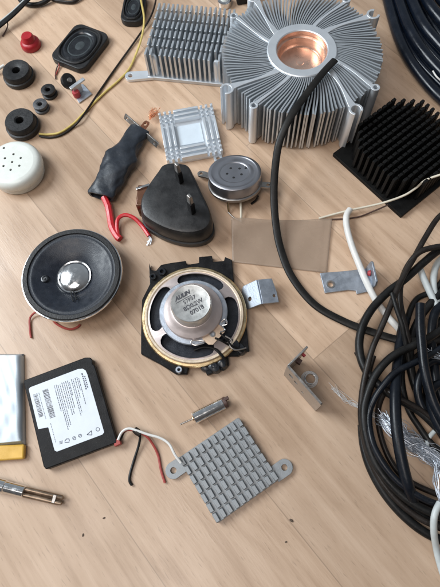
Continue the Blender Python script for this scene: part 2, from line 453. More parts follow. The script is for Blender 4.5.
# ------------------------------------------------------------------ square finned heatsink at the back
hx = R_(-15)
t = thing('square_heatsink', 'bare aluminium heatsink with rows of tall cut fins left of the round one', 'heatsink', (-1.2, 166.0, 0), hx)
WX, WY = 49.5, 45
b = MB(); b.prism(rrect(WX + 1, WY + 1, 1.2), 0.1, 2.6); b.build('base_plate', MT['alu_side'], t, bevel=.3)
b = MB(); nx, ny = 17, 6
for i in range(nx):
    x = -WX / 2 + .8 + (WX - 1.6) * i / (nx - 1)
    for j in range(ny):
        L_ = WY / ny - 1.2; y = -WY / 2 + (j + .5) * WY / ny
        if j == 0 and i in (2, 14): continue
        b.box((x + random.gauss(0, .1), y + random.uniform(-.1, .1), 10.8 + random.uniform(-.15, .1)), (1.45, L_, 16.8), random.gauss(0, .03), .9)
b.build('fins', MT['alu_top'], t, bevel=.12, segs=1)
for px_ in (-WX / 2 + 3.5, WX / 2 - 7.4):
    b = MB(); b.lathe([(1.9, 2.6), (1.9, 14), (1.7, 16), (1.0, 17.1), (0, 17.4)], 20, (px_ + 1.6, -WY / 2 + 3.2, 0)); b.build('spring_pin', MT['alu_pale'], t)
tabp = Lp(t, 130.5, 76.5, 1.5)
def tab(mb, cx, cy, r, hole, toward, z0, z1, wd=None):
    wd = wd or r
    d = Vector(toward) - Vector((cx, cy)); a = math.atan2(d.y, d.x)
    out = []
    for i in range(15):
        th = a + math.pi / 2 + math.pi * i / 14; out.append((cx + r * math.cos(th), cy + r * math.sin(th)))
    n_ = Vector((-math.sin(a), math.cos(a)))
    e = Vector(toward); out += [tuple(e - n_ * wd), tuple(e + n_ * wd)]
    mb.prism(out, z0, z1, [circ(cx, cy, hole, 20)[::-1]])
b = MB(); tab(b, tabp.x, tabp.y, 3.4, 1.5, (-WX / 2 + 3, -WY / 2 + 2.5), .3, 2.3, 3.0); b.build('mounting_tab', MT['alu_pale'], t, bevel=.25)

# ------------------------------------------------------------------ black pin heatsink
A = at(332.5, 155, 1); B_ = at(401, 217.5, 1); d = (B_ - A); side = d.length; hd = math.atan2(d.y, d.x)
perp = Vector((-math.sin(hd), math.cos(hd), 0)); cen = (A + B_) / 2 + perp * side / 2
t = thing('pin_heatsink', 'black anodised heatsink with a square field of pins, corner pins missing', 'heatsink', (cen.x, cen.y, 0), hd)
b = MB(); b.prism(rrect(side, side, .6), .1, 2.6); b.build('base_plate', MT['anod'], t, bevel=.2)
b = MB(); n_ = 14; pitch = (side - 2.4) / n_
for i in range(n_):
    for j in range(n_):
        e1 = min(i, n_ - 1 - i); e2 = min(j, n_ - 1 - j)
        if e1 + e2 < 3: continue
        x = -side / 2 + 1.2 + (i + .5) * pitch; y = -side / 2 + 1.2 + (j + .5) * pitch
        b.box((x, y, 11.0), (1.75, 2.75, 17.2), random.uniform(-.03, .03), .95)
b.build('pins', MT['anod'], t, bevel=.12, segs=1)

# ------------------------------------------------------------------ small grooved heatsink with a pale pad
Z = 5.2
c0 = at(190, 132.5, 4.0)
t = thing('grooved_heatsink', 'small shiny heatsink with crossed ribs around a pale square pad', 'heatsink', (c0.x, c0.y, 0), R_(5))
GX, GY = 33.5, 35.5
b = MB(); b.prism(rrect(GX, GY, .6), .1, 2.0); bp_ = b.build('base_plate', MT['alu_pale'], t, bevel=.15)
b = MB(); xs = [9.6, 12.7, 15.9]; ys = [10.6, 13.7, 16.9]
for sx_ in (-1, 1):
    for x in xs:
        b.box((sx_ * x, 0, 3.6), (1.5, 17.0, 3.3))
        for sy_ in (-1, 1):
            for y in ys: b.box((sx_ * x, sy_ * y, 3.6), (1.5, 1.6, 3.3))
for sy_ in (-1, 1):
    for y in ys: b.box((0, sy_ * y, 3.6), (15.2, 1.5, 3.3))
b.build('ribs', MT['alu_pale'], t, bevel=.18)
b = MB(); b.prism(rrect(14.6, 14.2, .5), 2.0, 2.7); b.build('pad', MT['foam'], t, bevel=.15)
b = MB(); tab(b, 13.3, -19.8, 2.6, 1.2, (13.3, -16), .3, 1.7, 2.5); b.build('mounting_tab', MT['alu_side'], t, bevel=.15)

# ------------------------------------------------------------------ grey bar-fin heatsink at the front
q = [at(238.2, 415.9, 4.5), at(179, 457, 4.5), at(215.8, 524.7, 4.5), at(279.7, 480.7, 4.5)]
cen = sum(q, Vector()) / 4; hd = R_(27.5)
t = thing('finned_heatsink', 'matt grey square heatsink with low cut fins and two holed ears, in front', 'heatsink', (cen.x, cen.y, 0), hd)
Q = 33.4
b = MB(); b.prism(rrect(Q, Q, .7), .1, 2.2); b.build('base_plate', MT['alu_matte'], t, bevel=.2)
b = MB(); nx, ny = 10, 7
for i in range(nx):
    x = -Q / 2 + .75 + (Q - 1.5) * i / (nx - 1)
    for j in range(ny):
        y = -Q / 2 + (j + .5) * Q / ny; b.box((x + random.uniform(-.05, .05), y, 2.9), (2.1, Q / ny - .5, 2.3), random.uniform(-.012, .012), .9)
b.build('fins', MT['alu_matte'], t, bevel=.16, segs=1)
for (px_, py_, sgn) in ((173.5, 470.5, -1), (284.5, 467.5, 1)):
    p = Lp(t, px_, py_, 1.5); b = MB(); tab(b, p.x, p.y, 3.8, 1.45, (sgn * (Q / 2 - .5), p.y), .2, 2.0, 3.7); b.build('mounting_tab', MT['alu_matte'], t, bevel=.25)

# ------------------------------------------------------------------ black cone loudspeaker
cs = at(71, 273, 13)
t = thing('loudspeaker', 'round black cone loudspeaker lying face up with a silver dome', 'loudspeaker', (cs.x, cs.y, 0), R_(20))
b = MB(); b.lathe([(0, 0), (11, 0), (11, 4), (12.5, 4.3), (19, 9), (24.5, 10.2), (26.9, 10.4), (27.3, 11.2), (27.1, 11.9), (26.4, 12.0), (23, 11.4), (12, 5), (0, 5)], 80)
b.build('basket', MT['chrome'], t)
b = MB(); b.lathe([(26.4, 11.6), (26.5, 12.6), (26.0, 13.1), (23.9, 13.1), (23.5, 12.5), (23.4, 11.6)], 80, closed=True); b.build('gasket', MT['rubber'], t)
b = MB(); b.lathe([(23.9, 12.6), (22.9, 12.2), (22.2, 12.35), (21.2, 12.2), (20.2, 11.7), (19.0, 11.3), (15, 9.7), (9.3, 7.6), (9.1, 7.4), (9.1, 6.5), (15, 8.6), (23.7, 11.3)], 80, closed=True); cn = b.build('cone', MT['cone'], t)
b = MB(); b.lathe([(9.5, 7.9), (9.3, 8.4), (8.7, 8.2)] + [(8.6 * math.cos(R_(a)), 8.0 + 2.6 * math.sin(R_(a))) for a in range(8, 91, 9)], 64); b.build('dome', MT['chrome'], t)
b = MB()
p = Lp(t, 73.5, 297, 10)
b.tube([(p.x - 1.0, p.y - 3.2, 11.1), (p.x - .9, p.y, 10.2), (p.x - .6, p.y + 3.6, 8.9)], .35, 6); b.tube([(p.x + 1.0, p.y - 3.2, 11.1), (p.x + 1.0, p.y, 10.2), (p.x + .8, p.y + 3.6, 8.9)], .35, 6)
sub(b.build('lead_wire', MT['rubber'], t), cn)
p = Lp(t, 43.5, 279, 10.2); b = MB(); b.lathe([(0, .9), (.5, .9), (.6, .5), (1.2, .5), (1.3, .9), (1.9, .8), (2.4, 0)], 20, (p.x, p.y, 9.75)); sub(b.build('glue_spot', MT['black_gloss'], t), cn)
t2 = t; t2['_w'] = 1; t.scale = (.965, .965, 1)
strand_part('wire', t2, [(60, 312, 5), (51, 317, 3), (54, 324, 1), (62, 329, .9), (70, 331, .9), (77, 329, .9), (80, 326, .9)], .62, MT['redthin'])
strand_part('wire', t2, [(50, 310, 6), (42, 311, 4), (33, 314, 2.5), (28, 320, 1.2), (28, 330, .9), (29, 340, .9)], .55, MT['redthin'])

# ------------------------------------------------------------------ loudspeaker lying face down in its frame
C0 = Vector((-14.3, -12.4, 0))
t = wthing('framed_loudspeaker', 'loudspeaker lying magnet up in a black notched frame, with printed silver cap', 'loudspeaker', C0)
outl = [(149, 263), (151, 270), (156, 271), (161, 265), (171, 263), (186, 261), (187, 265), (199, 263), (199, 257), (212, 256), (213, 262), (224, 261), (225, 257), (232, 260), (234, 283), (243, 300), (247, 330), (249, 350), (238, 356), (228, 356), (229, 365), (222, 370), (207, 375), (205, 370), (200, 360), (190, 362), (187, 374), (176, 374), (160, 364), (141, 354), (141, 334), (142, 300), (150, 284)]
b = MB(); pl = [at(x, y, 3) for x, y in outl]; b.prism([(p.x, p.y) for p in pl][::-1], .2, 3.4)
fr = b.build('frame', MT['black'], t, bevel=.35)
for (x, y, r1) in ((179, 370, 1.7), (162, 272, 2.2), (153, 277, 1.8), (214, 366, 1.6)):
    p = Lp(t, x, y, 4); b = MB(); b.lathe([(r1 * .35, 3), (r1, 3), (r1, 4.9), (r1 * .85, 5.2), (r1 * .5, 5.2), (r1 * .35, 4.6)], 24, (p.x, p.y, 0), closed=True)
    t['_w'] = 0; b.build('screw_boss', MT['steel_grey'] if x == 179 else MT['black_gloss'], t); t['_w'] = 1
t['_w'] = 0
b = MB(); b.lathe([(24.6, 3), (27, 3), (27, 5.2), (26.6, 5.7), (25.6, 5.8), (25.4, 5.2), (24.6, 5.2)], 80, closed=True); b.build('outer_ring', MT['brass'], t)
b = MB(); b.lathe([(23.4, 4), (25.3, 4), (25.3, 6.3), (25.0, 6.9), (24.2, 6.9), (23.9, 6.4), (23.4, 6.2)], 80, closed=True); b.build('rim', MT['rim'], t)
b = MB(); b.lathe([(0, 3.5), (23.4, 3.5), (23.4, 4.0), (0, 4.0)], 48); b.build('diaphragm', MT['cone'], t)
holes = []
for ca in (74, 164, 254, 344):
    h_ = []; hw = 27 if ca != 254 else 32
    a0, a1 = R_(ca - hw), R_(ca + hw); ri, ro = 15.8, 22.7; rc = (ro - ri) / 2; rm = (ro + ri) / 2
    for i in range(13): a = a0 + (a1 - a0) * i / 12; h_.append((ro * math.cos(a), ro * math.sin(a)))
    for i in range(1, 6):
        th = math.pi * i / 6; h_.append((rm * math.cos(a1) + rc * math.cos(a1 + th), rm * math.sin(a1) + rc * math.sin(a1 + th)))
    for i in range(13): a = a1 + (a0 - a1) * i / 12; h_.append((ri * math.cos(a), ri * math.sin(a)))
    for i in range(1, 6):
        th = math.pi * i / 6 + math.pi; h_.append((rm * math.cos(a0) + rc * math.cos(a0 + th), rm * math.sin(a0) + rc * math.sin(a0 + th)))
    holes.append(h_[::-1])
b = MB(); b.prism(circ(0, 0, 23.6, 72), 5.4, 6.3, holes + [circ(0, 0, 13.5, 48)[::-1]]); b.v = [v + Vector((0, 0, max(0, 23.6 - Vector((v.x, v.y)).length) * .5)) for v in b.v]; b.build('basket', MT['zinc'], t, bevel=.15, segs=1)
b = MB(); b.lathe([(13.6, 9.4), (17.0, 9.4), (17.2, 10.6), (16.8, 11.0), (13.6, 11.2)], 64, closed=True); b.build('washer', MT['steel_grey'], t)
b = MB(); b.lathe([(14.5, 9.4), (14.8, 12.2), (14.4, 13.4), (12.8, 14.4), (11.4, 15.2), (10.4, 16.4), (9.8, 16.6), (0, 16.6)], 64); b.build('magnet', MT['zinc'], t)
b = MB(); b.lathe([(9.5, 16.4), (9.9, 16.8), (9.9, 22.9), (9.7, 23.6), (9.3, 24.0), (9.0, 23.9), (0, 23.9)], 64); cp = b.build('magnet_cap', MT['cap'], t)
tr = R_(25)
def txt(s_, dx, dy, size, bold=.05, shear=0.):
    dx *= .88; dy *= .88; size *= .88
    x = dx * math.cos(tr) - dy * math.sin(tr); y = dx * math.sin(tr) + dy * math.cos(tr)
    return lettering(s_, size, MT['ink'], cp, (x, y, 23.96), tr, bold=bold, shear=shear)
txt('AULIN', -2.0, 6.0, 3.1, .16, .3); txt('57P37', .3, 2.0, 3.0, .02)
b = MB(); x0 = Vector((-6.2, 3.3)); 
b.prism([(x0.x, x0.y), (x0.x + 8.2, x0.y), (x0.x + 8.2, x0.y + .28), (x0.x, x0.y + .28)], 23.88, 23.98, O=(0, 0, 0), U=(math.cos(tr), math.sin(tr), 0), V=(-math.sin(tr), math.cos(tr), 0)); sub(b.build('printed_line', MT['ink'], t), cp)
txt('8Ω0.2W', .6, -1.6, 3.3, .06); txt('07018', .9, -5.2, 3.3, .08)
b = MB(); p = Lp(t, 212.5, 334.5, 11.3); a = R_(-44)
b.prism([(-5.2, -1.8), (-4, -3.4), (4.6, -4.0), (6.0, -2.8), (5.6, 3.2), (3.8, 4.2), (-3.6, 3.4), (-5.2, 2.0)], 11.2, 11.9, [circ(0, 0, .95, 16)[::-1]], O=(p.x, p.y, 0), U=(math.cos(a + math.pi / 2), math.sin(a + math.pi / 2), 0), V=(-math.cos(a), -math.sin(a), 0))
tb = b.build('terminal_board', MT['board'], t, bevel=.12)
b = MB(); b.lathe([(.9, 11.5), (1.5, 11.5), (1.5, 12.15), (.9, 12.15)], 20, (p.x, p.y, 0), closed=True); sub(b.build('eyelet', MT['steel'], t), tb)
t['_w'] = 1
for pts in ([(221, 322, 12.2), (225, 319, 12.6), (227, 324, 12.6), (222, 326, 12.2), (225, 330, 12.4), (220, 332, 12.2)], [(204, 341, 12.2), (195, 340, 12.4), (191, 342, 12.4), (195, 345, 12.4), (204, 343, 12.2)]):
    strand_part('lug', t, pts, .36, MT['chrome'])
strand_part('wire', t, [(194, 350, 5.5), (204, 347, 6.4), (215, 349, 7.2), (222, 356, 7), (226, 362, 5), (223, 370, 2)], .75, MT['cable'])
strand_part('wire', t, [(215, 338, 12.5), (222, 341, 11.4), (229, 345, 8), (238, 348, 6), (249, 351, 3)], .55, MT['cable'])
strand_part('wire', t, [(220, 333, 12.5), (227, 340, 11), (234, 348, 8), (243, 352, 5)], .45, MT['cable'])
b = MB()
for (x, y, r, z) in ((232, 346, 4.2, 4), (240, 350, 3.0, 3), (214, 368, 3.4, 3), (222, 364, 3.0, 3.2), (206, 369, 2.4, 2.6)):
    p = at(x, y, 0); b.lathe([(r, .4), (r * 1.02, z), (r * .8, z + r * .42), (r * .35, z + r * .62), (0, z + r * .66)], 20, (p.x, p.y, 0), sx=1.15, sy=.85, rz=R_(20 * x))
b.build('glue_blob', MT['black_gloss'], t)
strand_part('bent_tag', t, [(225, 336, 10.5), (231, 340, 9.6), (230, 346, 8.6), (236, 350, 7.5), (246, 348, 4.5)], .45, MT['steel'])

# ------------------------------------------------------------------ oval micro loudspeaker
def micro(name, label, cx, cy, rz, L_, Wd):
    t = thing(name, label, 'loudspeaker', (cx, cy, 0), rz, None)
    b = MB(); b.prism(rrect(L_, Wd, 5.5, 8), .2, 4.6); b.build('frame', MT['rubber'], t, bevel=.7, segs=3)
    pr = [(1.0, 4.5), (1.0, 5.0), (.96, 5.8), (.90, 5.9), (.86, 5.2), (.85, 4.7)]
    sX, sY = L_ / 2 - 1.2, Wd / 2 - 1.2
    def oval(prof, e=2.7, seg=72):
        mb = MB(); vs = []; fs = []; n = len(prof)
        for i in range(seg):
            a = 2 * math.pi * i / seg; c, s_ = math.cos(a), math.sin(a)
            X = math.copysign(abs(c) ** (2 / e), c) * sX; Y = math.copysign(abs(s_) ** (2 / e), s_) * sY
            for r, z in prof: vs.append((X * r, Y * r, z))
        for i in range(seg):
            j = (i + 1) % seg
            for k in range(n - 1): fs.append((i * n + k, j * n + k, j * n + k + 1, i * n + k + 1))
        fs.append(tuple(i * n + n - 1 for i in range(seg))); mb.add(vs, fs); return mb
    oval([(1.0, 4.4), (.99, 5.4), (.95, 5.9), (.90, 5.8), (.88, 5.0), (.86, 4.65)]).build('rim', MT['rubber'], t)
    oval([(.87, 4.6), (.83, 4.7), (.77, 5.7), (.70, 5.9), (.63, 5.4), (.60, 4.8), (.56, 4.7)], 2.3).build('surround', MT['black_gloss'], t)
    oval([(.60, 4.9), (.54, 5.0), (.50, 4.3), (.36, 3.9), (.34, 4.3), (.18, 4.9), (.02, 5.0)], 2.1).build('cone', MT['cloth'], t)
    return t
t = micro('micro_loudspeaker', 'small rounded rectangular black loudspeaker beside the red cap', -73.9, 180.2, R_(57), 34, 26.5)
t['_w'] = 1; strand_part('wire', t, [(60, 62, 3), (57, 67, 1.2), (55.5, 73, .8), (55.5, 79, .8)], .4, MT['brownwire']); strand_part('wire', t, [(58.5, 62, 3), (59, 67, 1.2), (57, 72, .8), (55, 76, .8)], .35, MT['redthin'])
A = at(119.5, 22, 4); B_ = at(142.5, 22.5, 4)
mid = (A + B_) / 2; hd = math.atan2((B_ - A).y, (B_ - A).x)
mc = mid + Vector((-math.sin(hd), math.cos(hd), 0)) * 13
micro('micro_loudspeaker', 'small dark oblong loudspeaker cut off by the top edge, beside the yellow wire', mc.x, mc.y, hd + math.pi / 2, 26, (B_ - A).length)

# ------------------------------------------------------------------ rubber rings, grommets, red cap
def ring(label, px_, py_, r, h, hole, grp='black rubber rings on the left', nm='rubber_ring'):
    p = at(px_, py_, h); t = thing(nm, label, 'rubber ring', (p.x, p.y, 0), 0, grp)
    b = MB(); b.lathe([(hole, .2), (r * .98, .2), (r * 1.02, 1.0), (r * 1.02, h * .45), (r * .93, h * .5), (r * .93, h * .86), (r * .86, h), (hole * 1.5, h), (hole * 1.15, h * .93), (hole, h * .8)], 56, closed=True)
    b.build('body', MT['rubber'], t)
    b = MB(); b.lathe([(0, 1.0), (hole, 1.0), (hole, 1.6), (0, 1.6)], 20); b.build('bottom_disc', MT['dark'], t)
    return t
ring('thick black rubber ring above the two small grommets', 15.5, 69.5, 9.6, 7.5, 2.3)
t = ring('thick black rubber ring touching the white perforated cap, wires leaving it', 19, 119.5, 9.9, 8, 2.2)
def grommet(label, px_, py_, r, h, m):
    p = at(px_, py_, h); b = MB()
    b.lathe([(r * .32, .2), (r, .2), (r, h * .3), (r * .78, h * .38), (r * .78, h * .6), (r * .97, h * .68), (r * .95, h * .95), (r * .8, h), (r * .45, h), (r * .32, h * .9)], 40, (p.x, p.y, 0), closed=True)
    o = b.build('rubber_grommet', m, origin=(p.x, p.y, 0)); tag(o, label, 'grommet', 'small rubber grommets')
grommet('small dark rubber grommet nearer the silver bracket with the red button', 47.5, 89, 4.7, 5, MT['rubber'])
MT['rub2'] = mat('grey worn rubber', (.07, .072, .078), .5, 0, .4, 500, .3, 900)
grommet('small greyish rubber grommet nearer the white perforated cap', 39.5, 103.5, 4.6, 5, MT['rub2'])
p = at(31, 45, 1); b = MB()
b.lathe([(6.2, .1), (6.5, .8), (6.3, 3.4), (5.4, 4.6), (4.3, 5.0), (3.9, 7.9), (3.3, 8.8), (0, 8.9)], 48, (p.x, p.y, 0))
o = b.build('red_knob_cap', MT['red'], origin=(p.x, p.y, 0)); tag(o, 'small red plastic cap shaped like a stepped cone', 'cap')

# black knob, silver bracket with red button
p = at(68, 81, 5); t = thing('control_knob', 'small round black knob lying beside the silver bracket', 'knob', (p.x, p.y, 0), R_(30))
ax = Vector((.45, -.55, .70)).normalized(); e1 = ax.orthogonal().normalized(); e2 = ax.cross(e1)
b = MB(); cK = Vector((0, 0, 4.6)); b.tube([cK - ax * 1.3, cK + ax * 1.3, cK + ax * 1.5], [4.7, 4.9, 4.4], 32); b.build('disc', MT['rubber'], t, bevel=.2)
b = MB(); b.tube([cK + ax * 1.4, cK + ax * 2.6, cK + ax * 2.7], [1.6, 1.4, .9], 20); b.build('shaft', MT['steel'], t)
p = at(79, 92, 0); t = wthing('button_bracket', 'small bent silver bracket holding a red button', 'bracket', (p.x, p.y, 0))
b = MB(); a1, a2, a3, a4 = at(70, 88, .8), at(83, 84, .8), at(92, 94, .8), at(79, 103, .8)
b.prism([(v.x, v.y) for v in (a1, a4, a3, a2)], .15, 1.0); b.build('foot', MT['steel_grey'], t, bevel=.15)
q1, q2 = at(70, 88.5, 8), at(84, 78.5, 8); dd = (q2 - q1); dd.z = 0; dd.normalize()
b = MB(); mid = (q1 + q2) / 2; L_ = (q2 - q1).length
b.box((mid.x, mid.y - .0, 7.8), (L_, 2.4, .9), math.atan2(dd.y, dd.x)); b.box((mid.x - .6, mid.y - 1.2, 4.3), (L_ * .55, .8, 6.6), math.atan2(dd.y, dd.x)); b.build('flange', MT['alu_side'], t, bevel=.2)
p = at(76, 93, 3.5); b = MB(); b.lathe([(2.2, 1), (2.4, 4.0), (2.0, 5.0), (0, 5.2)], 24, (p.x, p.y, 0)); b.build('button', MT['dot'], t)

# ------------------------------------------------------------------ white perforated cap
p = at(12, 162, 11.5); t = thing('perforated_cap', 'round white plastic cap with a ring of small holes', 'cap', (p.x, p.y, 0)); t.scale = (.9, .9, .95)
hl = [circ(0, 0, .82, 12)[::-1]]
for i in range(6): a = R_(24 + 60 * i); hl.append(circ(5.9 * math.cos(a), 5.9 * math.sin(a), .82, 12)[::-1])
hq = at(2.5, 146, 12) - p; hl.append(circ(hq.x, hq.y, .82, 12)[::-1])
b = MB(); b.prism(circ(0, 0, 13.6, 72), 11.2, 12.2, hl); b.lathe([(13.6, 11.2), (13.6, 12.2), (15.2, 11.9), (16.8, 11.0), (17.7, 9.4), (17.9, 7.6), (17.6, 5.4), (16.9, 4.6), (16.5, 4.4), (16.5, 1.0), (16.1, .2), (15.2, .2), (15.2, 9.5), (13.6, 11.0)], 72, closed=True)
b.build('shell', MT['white'], t)
b = MB(); b.lathe([(0, 9.5), (14.5, 9.5), (14.5, 10.1), (0, 10.1)], 40); b.build('interior_shade_disc', MT['black'], t)  # black disc stands in for the shade inside the cap, below the holes

# ------------------------------------------------------------------ shrink-wrapped connector with red leads
p = at(118, 165, 0); t = wthing('wrapped_switch', 'metal tabbed switch wrapped in crumpled black shrink tube', 'switch', (p.x, p.y, 0))
cl = [(140.5, 130, 4.6, 6.3, 3.2), (133, 140, 4.8, 6.4, 3.4), (126, 150, 5.2, 6.9, 4.0), (121, 159, 5.4, 9.4, 4.6), (116, 168, 5.4, 8.6, 4.6), (110, 179, 5.0, 7.9, 4.2), (104, 190, 4.6, 7.6, 3.7), (101, 197, 4.4, 7.6, 3.6)]
base = smooth([at(a, b_, c) for a, b_, c, d_, e in cl], 6)
rad = []
rr_ = [Vector((d_, e, 0)) for a, b_, c, d_, e in cl]; rs = smooth(rr_, 6)
b = MB(); n_ = len(base); seg = 36; vs = []; fs = []
for i, pp_ in enumerate(base):
    tg = (base[min(i + 1, n_ - 1)] - base[max(i - 1, 0)]).normalized(); X = tg.cross(Vector((0, 0, 1))).normalized(); Y = X.cross(tg)
    for k in range(seg):
        a = 2 * math.pi * k / seg; c, s_ = math.cos(a), math.sin(a)
        cx = math.copysign(abs(c) ** .75, c); cy = math.copysign(abs(s_) ** .75, s_)
        wob = 1 + .055 * math.sin(3 * a + i * .33) + .045 * math.sin(5 * a - i * .52 + 1) + .03 * math.sin(8 * a + i * .9)
        v = pp_ + X * cx * rs[i].x * wob + Y * cy * rs[i].y * wob; v.z = max(v.z, .3); vs.append(v)
for i in range(n_ - 1):
    for k in range(seg): l = (k + 1) % seg; fs.append((i * seg + k, i * seg + l, (i + 1) * seg + l, (i + 1) * seg + k))
# hollow lower end
m_ = len(vs); last = (n_ - 1) * seg
for k in range(seg): vs.append(base[-1] + (vs[last + k] - base[-1]) * .82)
for k in range(seg): vs.append(base[-4] + (vs[last + k] - base[-1]) * .80)
for k in range(seg):
    l = (k + 1) % seg; fs.append((last + k, last + l, m_ + l, m_ + k)); fs.append((m_ + k, m_ + l, m_ + seg + l, m_ + seg + k))
fs.append(tuple(range(seg))[::-1]); fs.append(tuple(m_ + seg + k for k in range(seg)))
b.add(vs, fs); b.build('shrink_tube', MT['shrink'], t, angle=60)
q1, q2 = at(123.5, 116, 6), at(156.5, 145.5, 6); dd = (q2 - q1).normalized(); L_ = (q2 - q1).length
b = MB(); b.prism([(0, -.2), (L_, -.2), (L_, 3.2), (0, 3.2)], -.5, .5, [circ(2.6, 1.5, .8, 14)[::-1], circ(L_ - 2.6, 1.5, .8, 14)[::-1]], O=q1 - Vector((0, 0, 2)), U=dd, V=Vector((-dd.y * .55, dd.x * .55, .83)))
b.build('metal_strip', MT['steel'], t, bevel=.12)
q1 = at(142, 129, 5); q2 = at(149, 120, 5); dd = (q2 - q1).normalized()
b = MB(); b.prism([(-1, -1.9), (5.0, -1.9), (6.3, -1.2), (6.3, 1.2), (5.0, 1.9), (-1, 1.9)], -.35, .35, [circ(3.6, 0, .95, 14)[::-1]], O=q1, U=dd, V=(-dd.y, dd.x, 0)); b.build('copper_tab', mat('dark copper', (.40, .17, .10), .35, .9), t, bevel=.1)
b = MB()
for k in range(26):
    s0 = at(150 + random.uniform(-1, 1), 119 + random.uniform(-1, 1), 4); e0 = at(156 + random.uniform(-5, 5), 110 + random.uniform(-3, 5), random.uniform(1, 6)); md = (s0 + e0) / 2 + Vector((random.uniform(-1.5, 1.5), random.uniform(-1.5, 1.5), random.uniform(-1, 1.5)))
    b.tube(smooth([s0, md, e0], 4), .13, 5)
b.build('frayed_wire', MT['copper_frayed'], t)
strand_part('wire', t, [(104, 197, 4.5), (108, 206, 3.5), (110, 216, 2.6), (112, 227, 2.2), (117, 236, 2.2), (120, 239, 2.2)], 2.0, MT['redwire'])
strand_part('wire', t, [(118.5, 237, 2.6), (117, 228, 3), (118, 219, 3.6), (125, 215, 4), (134, 218, 3.4), (142, 226, 2.4), (149, 236, 2.2)], 1.15, MT['redwire'])
b = MB()
for k in range(9):
    b.tube(smooth([at(148.5, 235.5, 2.2), at(150 + random.uniform(-1, 2), 239, 1.6), at(147 + random.uniform(-3, 6), 243 + random.uniform(-2, 3), .5)], 4), .16, 5)
b.build('bare_strands', MT['strand'], t)

# ------------------------------------------------------------------ black mains plug, pins up
p = at(178, 205, 0); t = wthing('mains_plug', 'black moulded mains plug lying with two sleeved pins upward', 'plug', (p.x, p.y, 0))
o1 = [(158, 170), (162, 164.5), (169, 162), (181, 162.5), (188, 165), (194, 176), (201, 191), (208, 206), (211, 217), (208, 226), (198, 231.5), (181, 232), (163, 227), (147, 218), (141.5, 211), (141, 198), (148, 184)]
def zz(k, z): return [(v.x, v.y) for v in smooth([at(x, y, z) for x, y in o1], 3, True)]
top = [(v.x, v.y) for v in smooth([at(x, y, 15) for x, y in o1], 3, True)]
cx_ = sum(a for a, _ in top) / len(top); cy_ = sum(b_ for _, b_ in top) / len(top)
b = MB(); n_ = len(top); vs = []; fs = []
lay = [(1.02, .3), (1.07, 1.0), (1.07, 4.0), (1.035, 4.5), (1.04, 8.5), (1.02, 12.6), (.97, 14.4), (.90, 15.0), (.5, 15.1)]
for sc_, z in lay:
    for (x, y) in top: vs.append((cx_ + (x - cx_) * sc_, cy_ + (y - cy_) * sc_, z))
for i in range(len(lay) - 1):
    for k in range(n_): l = (k + 1) % n_; fs.append((i * n_ + k, i * n_ + l, (i + 1) * n_ + l, (i + 1) * n_ + k))
fs.append(tuple((len(lay) - 1) * n_ + k for k in range(n_))); fs.append(tuple(range(n_))[::-1]); b.add(vs, fs); b.build('body', MT['plug'], t, angle=30)
def vpin(px_, py_, tx, ty):
    p = at(px_, py_, 15); hh = 17.2; a = R_(32)
    b = MB(); b.box((p.x, p.y, 15 + 4.6), (2.8, 4.2, 9.6), a); sl = b.build('pin_sleeve', MT['black'], t, bevel=.5)
    b = MB(); b.box((p.x, p.y, 15 + 12.6), (2.3, 3.5, 6.2), a, .8); b.build('metal_pin', MT['steel'], t, bevel=.5)
vpin(180, 181, 172, 162); vpin(192, 211.5, 187, 194)
b = MB(); q1 = at(144, 200, 8); b.box((q1.x + 1.0, q1.y, 6.6), (8.5, 13, 12.6), R_(-8)); b.build('fuse_holder', mat('brown translucent plastic', (.16, .075, .045), .22, .3), t, bevel=.6)
q1 = at(137, 189.5, 13); q2 = at(149, 185.5, 13); m1 = (q1 + q2) / 2
b = MB(); b.box((m1.x, m1.y, 13.2), ((q2 - q1).length + 1, 1.5, 1.8), math.atan2((q2 - q1).y, (q2 - q1).x)); b.build('fuse_clip', MT['chrome'], t, bevel=.25)

# ------------------------------------------------------------------ round steel can (buzzer) with lugs
c0 = Vector((15.0, 63.4, 3.9)); t = thing('buzzer_can', 'round brushed steel buzzer propped at a tilt, with small dark holes and side lugs', 'buzzer', c0, 0, None, R_(-15))
b = MB(); b.lathe([(0, 2.2), (13.6, 2.2), (14.6, 2.8), (14.9, 8.4), (14.7, 9.1), (14.0, 9.6), (12.9, 9.65), (12.2, 9.2), (10.4, 9.1), (9.4, 9.4), (8.6, 9.35), (8.0, 8.9), (0, 8.9)], 80); b.build('body', MT['can'], t)
b = MB(); b.lathe([(12.6, .5), (15.2, .5), (15.3, 2.1), (14.7, 2.5), (12.6, 2.5)], 64, closed=True); b.build('flange', MT['steel'], t)
b = MB()
for i in range(5):
    a = R_(90 + 72 * i + 24); b.lathe([(.75, 8.6), (.75, 8.96), (0, 8.96)], 14, (4.2 * math.cos(a), 4.2 * math.sin(a), 0))
b.lathe([(.75, 8.6), (.75, 8.96), (0, 8.96)], 14, (6.6, 2.6, 0))
b.build('sound_holes', MT['dark'], t)
for (x, y) in ((268, 192, ), (201.5, 175), (220, 162)):
    p = Lp(t, x, y, 2); dr = Vector((p.x, p.y)).normalized(); b = MB(); tab(b, p.x, p.y, 2.3, 1.0, tuple(dr * 14.2), .9, 2.0, 2.0); b.build('mounting_lug', MT['steel'], t, bevel=.15)
t['_w'] = 1
strand_part('lead', t, [(229, 197, 7), (228, 205, 4), (229, 212, 1.2)], .6, MT['brass'])
strand_part('lead', t, [(240, 197, 7), (241, 210, 3.6), (241, 222, .7)], .65, MT['cream'])
strand_part('lead', t, [(228, 212, 1), (233, 217, .8), (240, 221, .7)], .4, MT['steel'])
strand_part('lead', t, [(258, 196, 5), (256, 200, 2), (251, 204, 1.0)], .6, MT['cable'])

